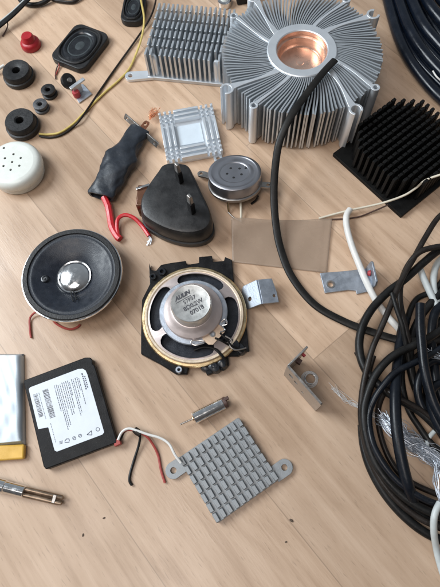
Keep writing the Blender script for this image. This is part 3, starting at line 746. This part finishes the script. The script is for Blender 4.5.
# ------------------------------------------------------------------ translucent adhesive strip
cr_ = [at(231, 221.5, .6), at(332, 219.5, .6), at(327, 273, .6), at(232, 262, .6)]
b = MB(); NX, NY = 40, 20; vs = []; fs = []
for j in range(NY + 1):
    for i in range(NX + 1):
        u_, v_ = i / NX, j / NY; p = cr_[0].lerp(cr_[1], u_).lerp(cr_[3].lerp(cr_[2], u_), v_)
        p.z = .35 + 4.6 * (1 - v_) ** 3 * (.55 + .45 * math.cos(u_ * 5.0)) * (1 - .6 * u_) + .25 * math.sin(u_ * 9 + v_ * 3) ** 2 + .5 * (u_ > .82) * (u_ - .82) * 4 * abs(math.sin(u_ * 40))
        vs.append(p)
for j in range(NY):
    for i in range(NX): k = j * (NX + 1) + i; fs.append((k, k + 1, k + NX + 2, k + NX + 1))
b.add(vs, fs); o = b.build('film_strip', MT['film'], origin=(cr_[3].x, cr_[3].y, 0)); md = o.modifiers.new('thickness', 'SOLIDIFY'); md.thickness = .00012
tag(o, 'translucent beige plastic film strip lying under the flat black cable', 'film')

# ------------------------------------------------------------------ small grey bent clip
p = at(262, 294, 0); t = wthing('bent_clip', 'small grey folded metal clip beside the framed loudspeaker', 'clip', (p.x, p.y, 0))
def panel(mb, a, b_, c, th, holes=(), cut=None):
    """a flat panel with edge a-b and far edge through c; holes as (u, v, r)"""
    U = (b_ - a).normalized(); V = (c - a) - U * (c - a).dot(U); Lv = V.length; V.normalize(); Lu = (b_ - a).length
    outer = cut(Lu, Lv) if cut else [(0, 0), (Lu, 0), (Lu, Lv), (0, Lv)]
    mb.prism(outer, -th / 2, th / 2, [circ(u * Lu, v * Lv, r, 16)[::-1] for u, v, r in holes], O=a, U=U, V=V)
r1, r2 = at(257, 280, 7), at(262, 304, 7)
l1, l2 = at(242, 290, .5), at(248.5, 311, .5)
b = MB(); panel(b, r1, r2, l1, 1.0, [(.62, .62, 1.15)], lambda u, v: [(0, 0), (u, 0), (u - .3, v - 1.6), (u - 2, v), (1.6, v), (0, v - 1.6)]); b.build('side_flange', MT['steel_grey'], t, bevel=.15)
b = MB(); e1 = at(274, 281, 5.2); panel(b, r1 + Vector((.3, 0, .0)), r2 + Vector((.3, 0, 0)), e1, 1.0, [(.72, .80, .85)], lambda u, v: [(0, 0), (u, 0), (u, v), (u * .55, v), (0, v - 1)]); b.build('top_flange', MT['steel_grey'], t, bevel=.15)

# ------------------------------------------------------------------ grey mounting bracket with upright tab
p = at(345, 282, 0); t = wthing('mounting_bracket', 'flat grey metal bracket with upright red marked tab under the white cable', 'bracket', (p.x, p.y, 0))
pts = [(320, 273), (345, 271), (366, 268.5), (371, 291), (357, 294), (356, 290.5), (348, 290), (325, 293)]
b = MB(); pp_ = [at(x, y, 1.2) for x, y in pts]; h0 = at(330.5, 284.5, 1.2)
b.prism([(v.x, v.y) for v in pp_][::-1], .15, 1.3, [circ(h0.x, h0.y, 1.5, 18)[::-1]]); b.build('plate', MT['steel_grey'], t, bevel=.2)
b = MB(); b.lathe([(1.5, 1.2), (2.2, 1.2), (2.2, 1.75), (1.5, 1.75)], 24, (h0.x, h0.y, 0), closed=True); b.build('eyelet', MT['steel'], t)
a1, a2 = at(366.3, 268, .8), at(371.3, 290.5, .8)
b = MB(); top_ = a1 + Vector((.9, 0, 9.5)); panel(b, a1, a2, top_, 1.0, [], lambda u, v: [(0, 0), (u, 0), (u, v * .75), (u - 1.2, v), (1.0, v), (0, v * .9)]); tb = b.build('upright_tab', MT['steel_grey'], t, bevel=.15)
b = MB(); c_ = (a1 * .6 + a2 * .4) + Vector((-.3, 0, 5)); b.tube([c_, c_ + Vector((-1.1, .2, 0))], [1.7, 1.2], 14); sub(b.build('paint_blob', MT['dot'], t), tb)

# ------------------------------------------------------------------ angle bracket with coil
p = at(300, 385, 0); t = wthing('angle_bracket', 'small steel angle bracket standing on edge with a clear ring inside', 'bracket', (p.x, p.y, 0))
HB = 19; f0, f1, f2 = at(288, 366, HB), at(322, 404.5, HB), at(308, 346, HB)
f0.z = f1.z = f2.z = .2
b = MB(); panel(b, f0, f1, f0 + Vector((0, 0, HB)), 1.1, [(.16, .6, 1.5), (.32, .52, 1.2), (.55, .35, .8)], lambda u, v: [(0, 0), (u, 0), (u, v - .6), (u - .6, v), (0, v)]); b.build('long_flange', MT['steel'], t, bevel=.15)
b = MB(); panel(b, f0, f2, f0 + Vector((0, 0, HB)), 1.0, [(.62, .5, 1.1)], lambda u, v: [(0, 0), (u * .7, 0), (u * .8, v * .5), (u * 1.0, v * .93), (u * .97, v), (0, v)]); s1 = b.build('short_flange', MT['steel'], t, bevel=.15)
b = MB(); q1 = f0.lerp(f2, .72); b.box((q1.x + 1.0, q1.y - .3, 13.5), (1.2, 2.2, 1.8), R_(40)); sub(b.build('paint_blob', MT['dot'], t), s1)
b = MB(); q1 = f0.lerp(f2, .5); b.box((q1.x + 1.2, q1.y - .6, 10), (2.2, 2.6, 3), R_(50)); sub(b.build('rivet', MT['brownwire'], t), s1)
b = MB(); q1 = at(310, 379, 3)
pts = []
for k in range(70):
    a = k * .31; r = 4.3 - .026 * k; pts.append(Vector((q1.x + r * math.cos(a), q1.y + r * math.sin(a), .8 + .055 * k)))
b.tube(pts, .30, 7); b.build('coil', MT['plastic_clear'], t)
b = MB(); b.tube([(q1.x + 2.6 * math.cos(a * .4), q1.y + 2.6 * math.sin(a * .4), 4.0) for a in range(13)], .38, 8); b.build('wire_loop', MT['chrome'], t)

# ------------------------------------------------------------------ tiny vibration motor
q1, q2 = at(193.5, 418.5, 3.3), at(226, 402, 3.3); dd = (q2 - q1).normalized()
t = wthing('vibration_motor', 'tiny silver cylindrical motor with a thin shaft', 'motor', ((q1.x + q2.x) / 2, (q1.y + q2.y) / 2, 0))
b = MB(); b.tube([q1, q1 + dd * .4, q2 - dd * 1.6, q2 - dd * 1.3], [2.5, 2.95, 2.95, 2.6], 32); b.build('can', MT['chrome'], t)
b = MB(); b.tube([q1 + dd * .3, q1 - dd * .5], [1.2, 1.0], 16); b.build('bearing', MT['brass'], t)
b = MB(); b.tube([q1, at(180, 424.5, 3.3)], .38, 10); b.build('shaft', MT['steel'], t)
b = MB(); b.tube([q2 - dd * 1.4, q2 + dd * .2, q2 + dd * .5], [2.7, 2.8, 2.3], 24); e = q2 + dd * .2; b.box((e.x + .2, e.y + 1.2, 5.3), (2.2, 1.6, 2), .4); b.build('end_cap', MT['brownwire'], t, bevel=.2)

# ------------------------------------------------------------------ black battery pack with label
def zp(x, y, z=4.6): return at(20 + x / 4.4, 355 + y / 4.4, z)
cn_ = [zp(14, 118), zp(290, 12), zp(425, 385), zp(110, 500)]
c0 = sum(cn_, Vector()) / 4; t = wthing('phone_battery', 'flat black battery pack with white printed label and three wires', 'battery', (c0.x, c0.y, 0))
poly = [zp(14, 118), zp(18, 110), zp(285, 10), zp(308, 10), zp(318, 22), zp(318, 38), zp(328, 46), zp(424, 372), zp(424, 386), zp(112, 503), zp(102, 490)]
b = MB(); b.prism([(v.x, v.y) for v in poly][::-1], .3, 4.5); b.build('case', MT['black'], t, bevel=.45, segs=3)
lp = [(38, 150), (45, 142), (255, 62), (275, 60), (288, 68), (296, 85), (370, 340), (362, 350), (162, 425), (152, 420), (124, 318), (80, 326)]
b = MB(); b.prism([(zp(x, y).x, zp(x, y).y) for x, y in lp][::-1], 4.5, 4.62); lb = b.build('label', MT['label'], t)
TD = Vector((70, 258)).normalized(); CD = Vector((258, -92)).normalized()      # along the text / across it
def bar(mb, x, y, L_, wd, along=TD):
    n2 = Vector((-along.y, along.x)); a = Vector((x, y)); p4 = [a - n2 * wd / 2, a + along * L_ - n2 * wd / 2, a + along * L_ + n2 * wd / 2, a + n2 * wd / 2]
    w4 = [zp(v.x, v.y, 4.65) for v in p4]; mb.prism([(v.x, v.y) for v in w4], 4.60, 4.66)
b = MB(); rg = random.Random(3)
for (x0_, y0_, Lc, wd) in ((66, 172, 104, 20), (110, 152, 128, 26)):
    s_ = 0
    while s_ < Lc:
        w_ = rg.choice((1.6, 1.6, 2.6, 3.6)); o_ = Vector((x0_, y0_)) + TD * (s_ + w_ / 2); bar(b, o_.x - CD.x * wd / 2, o_.y - CD.y * wd / 2, wd, w_, CD); s_ += w_ + rg.choice((1.6, 2.2, 3.2))
sub(b.build('barcode', MT['ink'], t), lb)
b = MB()
def line(x, y, L_, wd, lo=3, hi=13, gap=2.4):
    s_ = 0
    while s_ < L_:
        w_ = rg.uniform(lo, hi); o_ = Vector((x, y)) + TD * s_; bar(b, o_.x, o_.y, min(w_, L_ - s_), wd); s_ += w_ + gap
for i, (L_, st) in enumerate(((120, 0), (205, 0), (190, 5), (185, 5), (120, 0), (150, 0), (148, 0), (125, 0), (60, 10), (165, 0), (150, 4), (90, 0), (60, 0), (120, 8))):
    x = 150 + i * 8.3; y = 134 - i * 3.05 + st; line(x, y, L_, 3.0)
line(134, 300, 90, 1.9); line(82, 166, 120, 2.0)
sub(b.build('small_print', MT['inkpale'], t), lb)
b = MB(); line(272, 80, 74, 6, 4, 9, 3); line(284, 92, 54, 5, 4, 9, 3)
for (x, y, k) in ((180, 386, 'b'), (206, 377, 'z'), (238, 366, 'r'), (264, 355, 'r'), (306, 343, 't'), (342, 327, 'o')):
    c = Vector((x, y))
    if k == 'o' or k == 'r':
        rr = 8 if k == 'o' else 7
        for j in range(10):
            a = j * .628; q0 = c + Vector((math.cos(a), math.sin(a))) * rr; q1_ = c + Vector((math.cos(a + .5), math.sin(a + .5))) * rr; dv = q1_ - q0
            bar(b, q0.x, q0.y, dv.length, 3.2, dv.normalized())
        if k == 'r': bar(b, x - 6, y + 5, 15, 2.2, Vector((.7, -.7)))
    elif k == 't':
        for (dx, dy, ex, ey) in ((-12, 8, 8, -10), (8, -10, 10, 9), (10, 9, -12, 8)):
            dv = Vector((ex - dx, ey - dy)); bar(b, x + dx, y + dy, dv.length, 3.2, dv.normalized())
    elif k == 'z':
        for (dx, dy, ex, ey) in ((-10, 3, -2, -8), (-2, -8, 9, -8), (9, -8, 11, 2), (-10, 8, 11, 6)):
            dv = Vector((ex - dx, ey - dy)); bar(b, x + dx, y + dy, dv.length, 3.4, dv.normalized())
    else:
        for dy in (-6, -1, 4): bar(b, x - 7, y + dy + 2, 15, 2.6, Vector((.94, -.34)))
sub(b.build('printed_symbols', MT['inkpale'], t), lb)
strand_part('wire', t, [(117, 444, 2.6), (121, 438, 3), (124, 432, 3.4), (130, 429, 3.4), (137, 431, 3.2), (140, 436, 3), (138.5, 446, 1.8), (134, 460, .9), (130, 474, .8), (129.5, 481, .8), (132, 485.5, .8)], .62, MT['cable'])
strand_part('wire', t, [(117, 443, 3.6), (121, 434, 4), (127, 430, 4.2), (136, 431, 4.4), (146, 436, 3.6), (152, 443, 2), (158, 455, .9), (161, 470, .8), (165, 483, .8)], .60, MT['redthin'])
strand_part('wire', t, [(118, 440, 4.6), (122, 432, 5), (129, 428.5, 5.2), (138, 431, 5.2), (148, 434.5, 5), (160, 438, 5), (169, 444, 5.4), (175, 455, 6), (181, 463, 5.6)], .62, MT['whitewire'])
b = MB(); q1, q2 = at(134.5, 429.5, 4.0), at(140.5, 434.5, 3.9); b.tube([q1, (q1 + q2) / 2 + Vector((0, 0, .2)), q2], [(1.5, 1.5), (1.7, 1.6), (1.4, 1.4)], 12, up=(0, 0, 1)); b.build('wire_wrap', MT['cable_brown'], t)
b = MB(); q1 = at(117.5, 442.5, 2.6); b.box((q1.x, q1.y, 2.7), (3.2, 3.0, 3.2), .3); b.build('connector', MT['redthin'], t, bevel=.3)

# ------------------------------------------------------------------ silver pouch cell with amber tape
A, B_, C_, D_ = at(-30, 352.5, 4), at(21, 352.5, 4), at(22.5, 444, 4), at(-30, 449, 4)
c0 = (A + B_ + C_ + D_) / 4; t = wthing('pouch_cell', 'silver foil battery cell with an amber taped end at the left edge', 'battery', (c0.x, c0.y, 0))
hd = math.atan2((B_ - A).y, (B_ - A).x); wd = (B_ - A).length; ht = (A - D_).length
b = MB(); NX, NY = 26, 30; vs = []; fs = []
def pouch(u_, v_): return A.lerp(B_, u_).lerp(D_.lerp(C_, u_), v_)
for j in range(NY + 1):
    for i in range(NX + 1):
        u_, v_ = i / NX, j / NY; p = pouch(u_, v_); e = min(u_, 1 - u_) * wd; f_ = min(v_, 1 - v_) * ht
        k = min(1, min(e, f_) / 2.2); z = .9 + 3.5 * math.sqrt(max(0, 1 - (1 - k) ** 2))
        z += .12 * math.sin(3 * u_ * 6 + v_ * 21) * k * (v_ > .35) * min(1, (v_ - .35) * 3) + .08 * math.sin(u_ * 31 - v_ * 17) * k
        p.z = z; vs.append(p)
for j in range(NY):
    for i in range(NX): k = j * (NX + 1) + i; fs.append((k, k + NX + 1, k + NX + 2, k + 1))
k0 = len(vs); edge = [i for i in range(NX + 1)] + [j * (NX + 1) + NX for j in range(1, NY + 1)] + [NY * (NX + 1) + i for i in range(NX - 1, -1, -1)] + [j * (NX + 1) for j in range(NY - 1, 0, -1)]
for i in edge: q_ = vs[i].copy(); q_.z = .2; vs.append(q_)
for i in range(len(edge)): j = (i + 1) % len(edge); fs.append((edge[i], edge[j], k0 + j, k0 + i))
fs.append(tuple(k0 + i for i in range(len(edge)))); b.add(vs, fs); b.build('pouch', MT['pouch'], t, angle=50)
b = MB(); q4 = [at(-30, 446.5, 4.0), at(23.5, 444, 4.0), at(24, 459, 2.5), at(-30, 463, 2.5)]
b.prism([(v.x, v.y) for v in q4][::-1], .3, 3.3); b.build('tape', MT['tape'], t, bevel=.9, segs=3)

# ------------------------------------------------------------------ probe / jack at the left edge
q0, q1, q2 = at(-18, 481, 3.2), at(24.5, 492, 3.2), at(61, 500.5, 2.6); dd = (q1 - q0).normalized(); nn = Vector((-dd.y, dd.x, 0))
t = wthing('metal_probe', 'shiny metal tube with brown twin prongs at the left edge', 'probe', ((q0.x + q1.x) / 2, (q0.y + q1.y) / 2, 0))
b = MB(); b.tube([q0, q0.lerp(q1, .55), q0.lerp(q1, .56), q1, q1 + dd * .2], [3.1, 3.1, 2.7, 2.7, 2.3], 32); b.build('sleeve', MT['chrome'], t)
m_ = mat('tarnished brass', (.34, .25, .18), .38, .8, .3, 400)
for s_ in (-1, 1):
    b = MB(); o_ = nn * s_ * 1.25; b.tube([q1 + o_ - dd, q2 + o_ - dd * 1.5 * (s_ == -1), q2 + o_ + dd * .6], [(1.15, 1.3), (1.1, 1.2), (.7, .8)], 14, up=(0, 0, 1)); b.build('prong', m_, t)
b = MB(); q3 = q2 - dd * 3; b.box((q3.x, q3.y, 3.4), (1.6, 3.6, 1.2), math.atan2(dd.y, dd.x)); b.build('tip_band', MT['steel'], t, bevel=.2)

# ------------------------------------------------------------------ thin wires at the top left
G = 'thin wires near the top left'
cable('yellow_wire', 'thin yellow wire running past the square heatsink to the top edge', 'wire', [(39, 134, 2), (48, 134.5, .8), (60, 132.5, .8), (73, 124, .8), (83, 114, .8), (103, 94, .8), (118, 81, .8), (129, 69, 1), (136, 54, 1.5), (142, 36, 5), (144, 18, 8.6), (141, 0, 9), (140, -14, 8)], .68, MT['yellow'], G)
cable('black_wire', 'thin black wire crossing the yellow one towards the top edge', 'wire', [(39, 136, 1.4), (50, 137.5, .8), (62, 134.5, .8), (73, 127, .9), (82, 117, 2.2), (99, 92, 1), (110, 76, .9), (121, 60.5, 1), (135, 41, 1.2), (149, 20, 2.4), (155, 4, 5), (157, -12, 6)], .62, MT['cable_brown'], G)
cable('flat_lead', 'dark striped flat lead reaching in at the top left corner', 'wire', [(-14, 36, 4), (0, 25, 5), (12, 15, 6), (24, 3, 7), (34, -8, 7)], 1.0, MT['cable'], None, (2.1, 1.0))
cable('flat_lead', 'pale grey lead lying along the dark striped one', 'wire', [(-8, 27.5, 5), (5, 17.5, 6), (16, 8, 7), (26, -2, 8)], .55, MT['greywire'])
cable('hooked_wire', 'short brown hooked wire hanging from the dark lead', 'wire', [(7, 20, 4), (7.5, 26, 2), (5, 32, .8), (2, 36, .8)], .4, MT['brownwire'])
cable('black_wire', 'black looped lead at the top edge above the red cap', 'wire', [(17, -8, 2), (20, 0, 2), (27, 4, 2), (37, 4.5, 2), (46, 1, 2.6), (54, -6, 4)], 1.5, MT['cable'])
cable('black_wire', 'second dark lead sagging at the top edge above the oval loudspeaker', 'wire', [(44, -8, 1.5), (52, -1, 1.5), (62, 1.5, 1.5), (74, 1.5, 1.5), (84, -6, 2)], 1.1, MT['cable_brown'])
cable('white_stub', 'tiny white wire end beside the upper rubber ring', 'wire', [(-10, 72, 3), (-2, 69, 3.4), (4, 65.5, 3.6)], 1.0, MT['whitewire'])

# small bright fitting and dark block at the top edge
p = at(224.5, 1, 3); t = thing('metal_fitting', 'small bright metal ring with a white core behind the square heatsink', 'fitting', (p.x, p.y, 0))
b = MB(); b.lathe([(2.6, .3), (4.6, .3), (4.8, 4.2), (4.3, 4.9), (3.2, 4.9), (2.6, 4.2)], 32, closed=True); b.build('ring', MT['chrome'], t)
b = MB(); b.lathe([(2.6, .4), (2.6, 4.4), (2.1, 5.2), (0, 5.4)], 24); b.build('core', MT['white'], t)
p = at(246, -8, 10); t = thing('connector_block', 'dark blue black connector block behind the heatsinks at the top edge', 'connector', (p.x, p.y + 8, 0), .1)
b = MB(); b.box((0, 0, 6), (13, 14, 11.6)); b.build('housing', MT['cable_blue'], t, bevel=.8)
b = MB()
for k in range(4): b.box((-4.2 + k * 2.8, -7.3, 7), (1.5, .7, 4))
b.build('sockets', MT['dark'], t)

# ------------------------------------------------------------------ flat black cable over the heatsink
cable('flat_cable', 'flat black cable whose blunt end rests on the round heatsink hub', 'cable',
      [(335, 60, 32.8), (322, 74, 33.0), (305, 96, 33), (290, 118, 31), (280, 140, 26), (275.5, 165, 19), (274, 195, 11), (276, 225, 6), (281, 250, 3.5), (292, 277, 2.6), (314, 304, 2.4), (343, 321, 2.4), (372, 332, 3.2), (400, 340, 5), (425, 341, 7), (450, 337, 8)],
      1.0, MT['flat'], None, (2.05, .9), 16, 12)

# ------------------------------------------------------------------ white and cream wires on the right
cable('white_cable', 'white round cable curving down over the grey mounting bracket', 'cable', [(350, 209.5, 3.5), (346.5, 216, 4), (347, 228, 4), (352, 246, 4.4), (359, 264, 5), (366, 281, 5), (377, 302, 4), (389, 318, 3), (401, 332, 2.4), (408, 352, 2)], 1.75, MT['whitewire'])
cable('cream_wire', 'thin cream wire crossing the lower corner of the black pin heatsink', 'wire', [(319, 218.5, 1), (335, 214, 1.6), (351, 210, 2.6), (370, 206, 4), (386, 202, 7), (404, 195.5, 10), (416, 188, 14), (426, 180, 18), (446, 173, 22)], .62, MT['cream'])
cable('brown_line', 'thin brown line lying just under the cream wire', 'wire', [(322, 219.5, .6), (340, 219, .6), (358, 217, .6), (374, 211, 1.4), (388, 205, 3.6)], .42, MT['brownwire'])  # thin brown tube drawn just below the cream wire
GW = 'short grey white cables among the black loops'
cable('grey_cable', 'grey white cable stub leaving the thick black cable at the right', 'cable', [(419, 266, 7), (424, 279, 6), (430, 292, 5), (437, 306, 4)], 1.75, MT['greywire'])
cable('grey_cable', 'grey white cable bending down at the right edge below the thick black cable', 'cable', [(450, 252, 4), (438, 263, 4), (434, 275, 4), (434, 290, 4), (438, 305, 3.5)], 1.75, MT['greywire'])
cable('grey_cable', 'pale grey cable end hanging over the bundle near the bottom right', 'cable', [(440, 503, 13), (436, 511, 13.5), (434, 520, 13), (434, 532, 10), (436, 546, 5), (439, 560, 2.6), (444, 576, 2), (452, 590, 2)], 1.45, MT['greywire'])
cable('grey_cable', 'thin pale cable bend showing beside the frayed shielding', 'cable', [(436, 430, 3), (429, 438, 3), (427, 448, 3), (431, 460, 3)], 1.1, MT['greywire'])

# ------------------------------------------------------------------ thick black cables, top right
GT = 'thick black cables in the top right corner'
n_ = 0
for lb_, pts, r in (
    ('outermost thick black cable of the top right bundle, along the bare floor', [(384, -16, 4), (391, 12, 4), (399, 38, 4), (411, 62, 4), (430, 87, 4), (452, 108, 4)], 3.3),
    ('second thick black cable in from the floor side of the top right bundle', [(394, -16, 6), (402, 10, 6.5), (412, 34, 6.5), (428, 58, 6.5), (455, 86, 6)], 3.4),
    ('third thick black cable in from the floor side of the top right bundle', [(406, -16, 8), (415, 8, 8.5), (427, 30, 8.5), (452, 58, 8)], 3.4),
    ('fourth thick black cable in from the floor side of the top right bundle', [(420, -16, 9), (430, 6, 9.5), (455, 36, 9)], 3.4),
    ('thick black cable lying lowest in the top right bundle, between its two outer ones', [(388, -16, 2.6), (395, 12, 2.6), (404, 38, 2.6), (419, 62, 2.6), (440, 84, 2.6), (456, 98, 2.6)], 2.2),
    ('thick black cable lying lowest in the middle of the top right bundle', [(401, -16, 3), (410, 14, 3), (424, 42, 3), (440, 62, 3), (456, 78, 3)], 3.0),
    ('thick black cable lying lowest near the corner of the top right bundle', [(414, -16, 3.2), (424, 8, 3.2), (440, 34, 3.2), (456, 52, 3.2)], 3.2),
    ('innermost thick black cable of the top right bundle, cut by the corner', [(433, -16, 9), (442, 0, 9.5), (460, 16, 9)], 3.4)):
    cable('thick_cable', lb_, 'cable', pts, r, MT['cable_navy'], GT, None, 18)
cable('white_stub', 'white wire sliver lying across the thick cables at the right edge', 'wire', [(433, 71, 11), (437, 77, 11), (444, 83, 10)], .5, MT['whitewire'])

# ------------------------------------------------------------------ the tangle of black cables on the right
GB = 'black cables tangled at the right edge'
tang = [
 ('thin black cable coming in highest on the right and crossing the loop', [(452, 208, 12), (438, 218, 12), (425, 238, 12), (414, 258, 12), (404, 275, 12), (396, 292, 12), (388, 312, 12), (379, 333, 11), (372, 350, 10), (366, 372, 8), (362, 395, 6.5), (361, 415, 5), (363, 432, 4.5), (369, 456, 4.5), (382, 482, 4.5), (402, 505, 4.5), (425, 521, 4.5), (450, 530, 4.5)], 1.65, 'cable_brown'),
 ('thickest black cable sweeping in from the right above the grey stubs', [(455, 243, 9), (438, 251, 9), (422, 264, 9), (404, 280, 8.6), (388, 292, 8), (372, 309, 7), (362, 328, 6), (359.5, 350, 5.5), (367, 372, 6), (386, 391, 7), (406, 403, 7.5), (422, 413, 7), (440, 430, 6)], 2.35, 'cable'),
 ('black cable with brown sheen just above the thickest one', [(452, 246, 14), (436, 247, 13.6), (420, 252, 13), (409, 264, 11), (402, 280, 7), (400, 300, 6), (405, 325, 6.5), (410, 345, 6)], 1.7, 'cable_brown'),
 ('blunt ended blue black cable standing nearly upright in the tangle', [(420.5, 304, 17), (420.5, 325, 17), (422, 345, 16.6), (424.5, 368, 16), (430, 392, 15), (437, 410, 14), (448, 428, 13)], 2.55, 'cable_blue'),
 ('black cable arching from the blunt end down the left of the tangle', [(452, 322, 10), (432, 336, 11), (413, 346, 11), (396, 354, 10.5), (384, 364, 9.6), (374, 378, 8.4), (367, 396, 7.4), (364, 412, 7), (366, 434, 6.6), (373, 458, 6.4), (387, 480, 6.4), (408, 500, 6.4), (430, 512, 6.4), (452, 520, 6.4)], 2.2, 'cable'),
 ('shiny black cable forming the inner arch of the tangle', [(446, 345, 13), (428, 356, 13.4), (414, 363, 13.4), (396, 372, 12.6), (383, 386, 11), (374, 400, 9), (369, 416, 7), (372, 440, 9), (382, 462, 9.6), (400, 483, 9.6), (424, 499, 9.6), (450, 508, 9.6)], 1.75, 'cable_blue'),
 ('thick blue black cable running straight down through the frayed shielding', [(405, 318, 4), (400, 345, 5), (397, 372, 9), (395.5, 395, 12), (396, 420, 13), (399, 445, 13), (404, 470, 12), (409, 488, 10), (414, 505, 4)], 2.9, 'cable_blue'),
 ('thin black cable running diagonally down right across the middle of the tangle', [(356, 352, 2), (362, 362, 2.5), (376, 380, 4), (392, 394, 10), (408, 403, 10.5), (424, 412, 9), (438, 426, 8), (450, 446, 7)], 1.25, 'cable_brown'),
 ('black cable steep beside the crossing point near the white cable', [(392, 293, 14), (397, 310, 13.4), (402, 325, 12), (405, 340, 9), (409, 360, 5), (412, 380, 3.4)], 1.3, 'cable'),
 ('lowest outer black cable of the bundle at the bottom right', [(362, 425, 2), (364, 446, 2.2), (371, 469, 2.4), (385, 494, 2.4), (404, 516, 2.4), (426, 533, 2.4), (452, 544, 2.4)], 2.3, 'cable'),
 ('second outer black cable of the bundle at the bottom right', [(375, 452, 2), (381, 472, 2.4), (392, 491, 2.6), (409, 508, 2.6), (428, 521, 2.6), (452, 531, 2.6)], 2.3, 'cable'),
 ('thick black cable bowing down along the right edge beside the blunt end', [(450, 300, 6), (436, 312, 6), (432, 335, 6), (434, 360, 6), (438, 388, 6), (446, 410, 6)], 2.6, 'cable_blue'),
 ('black cable curving behind the blunt ended one', [(446, 288, 4.5), (432, 302, 4), (420, 318, 3.4), (412, 338, 3), (410, 362, 3), (416, 388, 3), (428, 412, 3), (446, 440, 3)], 2.3, 'cable'),
 ('black cable bowing between the straight one and the right edge', [(450, 366, 9), (436, 360, 9), (424, 368, 8), (418, 385, 7), (420, 402, 6), (430, 420, 5.5), (448, 438, 5)], 2.2, 'cable_blue'),
 ('black cable arching low at the right edge above the frayed shielding', [(452, 392, 10), (440, 384, 11), (431, 392, 11), (432, 410, 10), (440, 428, 9), (452, 444, 8)], 2.3, 'cable_blue')]
tang += [
 ('slim black cable wandering down the middle of the tangle behind the upright one', [(450, 272, 3), (434, 290, 3), (416, 300, 2.4), (407, 322, 2), (404, 350, 2), (402, 380, 2), (408, 408, 2.4), (420, 428, 2.6), (434, 446, 3), (452, 456, 3)], 1.7, 'cable'),
 ('slim black cable looping low from the right edge below the blunt end', [(452, 330, 4), (438, 336, 4), (426, 348, 3.4), (404, 368, 3), (386, 390, 2), (378, 412, 2), (382, 440, 2), (394, 466, 2), (414, 484, 2.4), (452, 500, 3)], 1.5, 'cable_brown'),
 ('slim black cable pressed against the right edge in mid tangle', [(446, 330, 3), (440, 350, 3), (438, 376, 3), (442, 404, 3), (450, 420, 3)], 2.0, 'cable'),
 ('dusty black cable running beneath the upright blue black one', [(452, 312, 2.4), (436, 326, 2.4), (428, 350, 2), (426, 380, 2), (430, 404, 2), (444, 426, 2)], 2.0, 'cable'),
 ('thin black cable crossing under the arches from the white cable', [(400, 334, 1.4), (414, 342, 1.4), (432, 343, 1.4), (452, 338, 1.6)], 1.3, 'cable'),
 ('outer thin black cable doubling the left side of the tangle', [(374, 356, 3), (367, 380, 2.6), (364, 404, 2.2), (366, 424, 2), (372, 440, 2), (384, 462, 2), (404, 488, 2), (432, 506, 2), (452, 514, 2)], 1.3, 'cable_brown')]
for lb_, pts, r, m_ in tang:
    cable('black_cable', lb_, 'cable', pts, r * .88, MT[m_], GB, None, 14)

# ------------------------------------------------------------------ frayed shielding and strands
def fray(name, label, a, mid, b_, n_, spread0, spread1, r, seed, m=None):
    rg = random.Random(seed); mb = MB()
    for k in range(n_):
        def jit(p, s_): return at(p[0] + rg.gauss(0, s_), p[1] + rg.gauss(0, s_), max(.3, p[2] + rg.gauss(0, s_ * .35)))
        pts = [jit(a, spread0)] + [jit(q_, (spread0 + spread1) / 2) for q_ in mid] + [jit(b_, spread1)]
        mb.tube(smooth(pts, 5), r * rg.uniform(.7, 1.3), 5)
    p = at(*b_); o = mb.build(name, m or MT['strand'], origin=(p.x, p.y, 0)); return tag(o, label, 'frayed wire')
fray('frayed_shielding', 'silvery frayed shielding strands running under the black cables', (382, 418, 3), [(396, 430, 3.6), (412, 443, 4), (428, 454, 4)], (447, 468, 4), 230, 3.0, 4.6, .12, 5)
fray('frayed_shielding', 'faint clear strands fanning out left of the tangle', (334, 387, .6), [(341, 397, .7), (352, 403, .7), (366, 409, .9)], (380, 419, 1.4), 14, 2.6, 2.0, .11, 9, MT['plastic_clear'])
fray('frayed_shielding', 'spray of loose bright strands among black cables at the right edge', (429, 350, 12), [(436, 356, 12)], (452, 362, 11), 12, 3.6, 1.6, .16, 11)
fray('frayed_shielding', 'loose strands hanging down by the pale grey cable end', (437, 462, 6), [(438, 480, 8)], (441, 500, 10), 14, 2.2, 2.4, .15, 13)

# ------------------------------------------------------------------ specks on the floor
def speck(px_, py_, r, label):
    p = at(px_, py_, 0); b = MB(); b.lathe([(r, .02), (r * .9, r * .5), (r * .4, r * .8), (0, r * .85)], 7, (0, 0, 0), sx=1.4, sy=.8, rz=px_)
    b.v = [v + Vector((random.uniform(-.06, .06), random.uniform(-.06, .06), 0)) for v in b.v]
    o = b.build('crumb', MT['crumb']); o.location = p * S; tag(o, label, 'crumb', 'crumbs on the floor')
speck(291.5, 520.5, .75, 'dark crumb on the floor right of the grey finned heatsink'); speck(286, 542, .45, 'tiny dark crumb near the bottom, below the grey finned heatsink')
speck(104, 518, .5, 'tiny dark crumb below the black battery'); speck(83, 535, .55, 'lower left dark crumb on the bare floor')
clean()
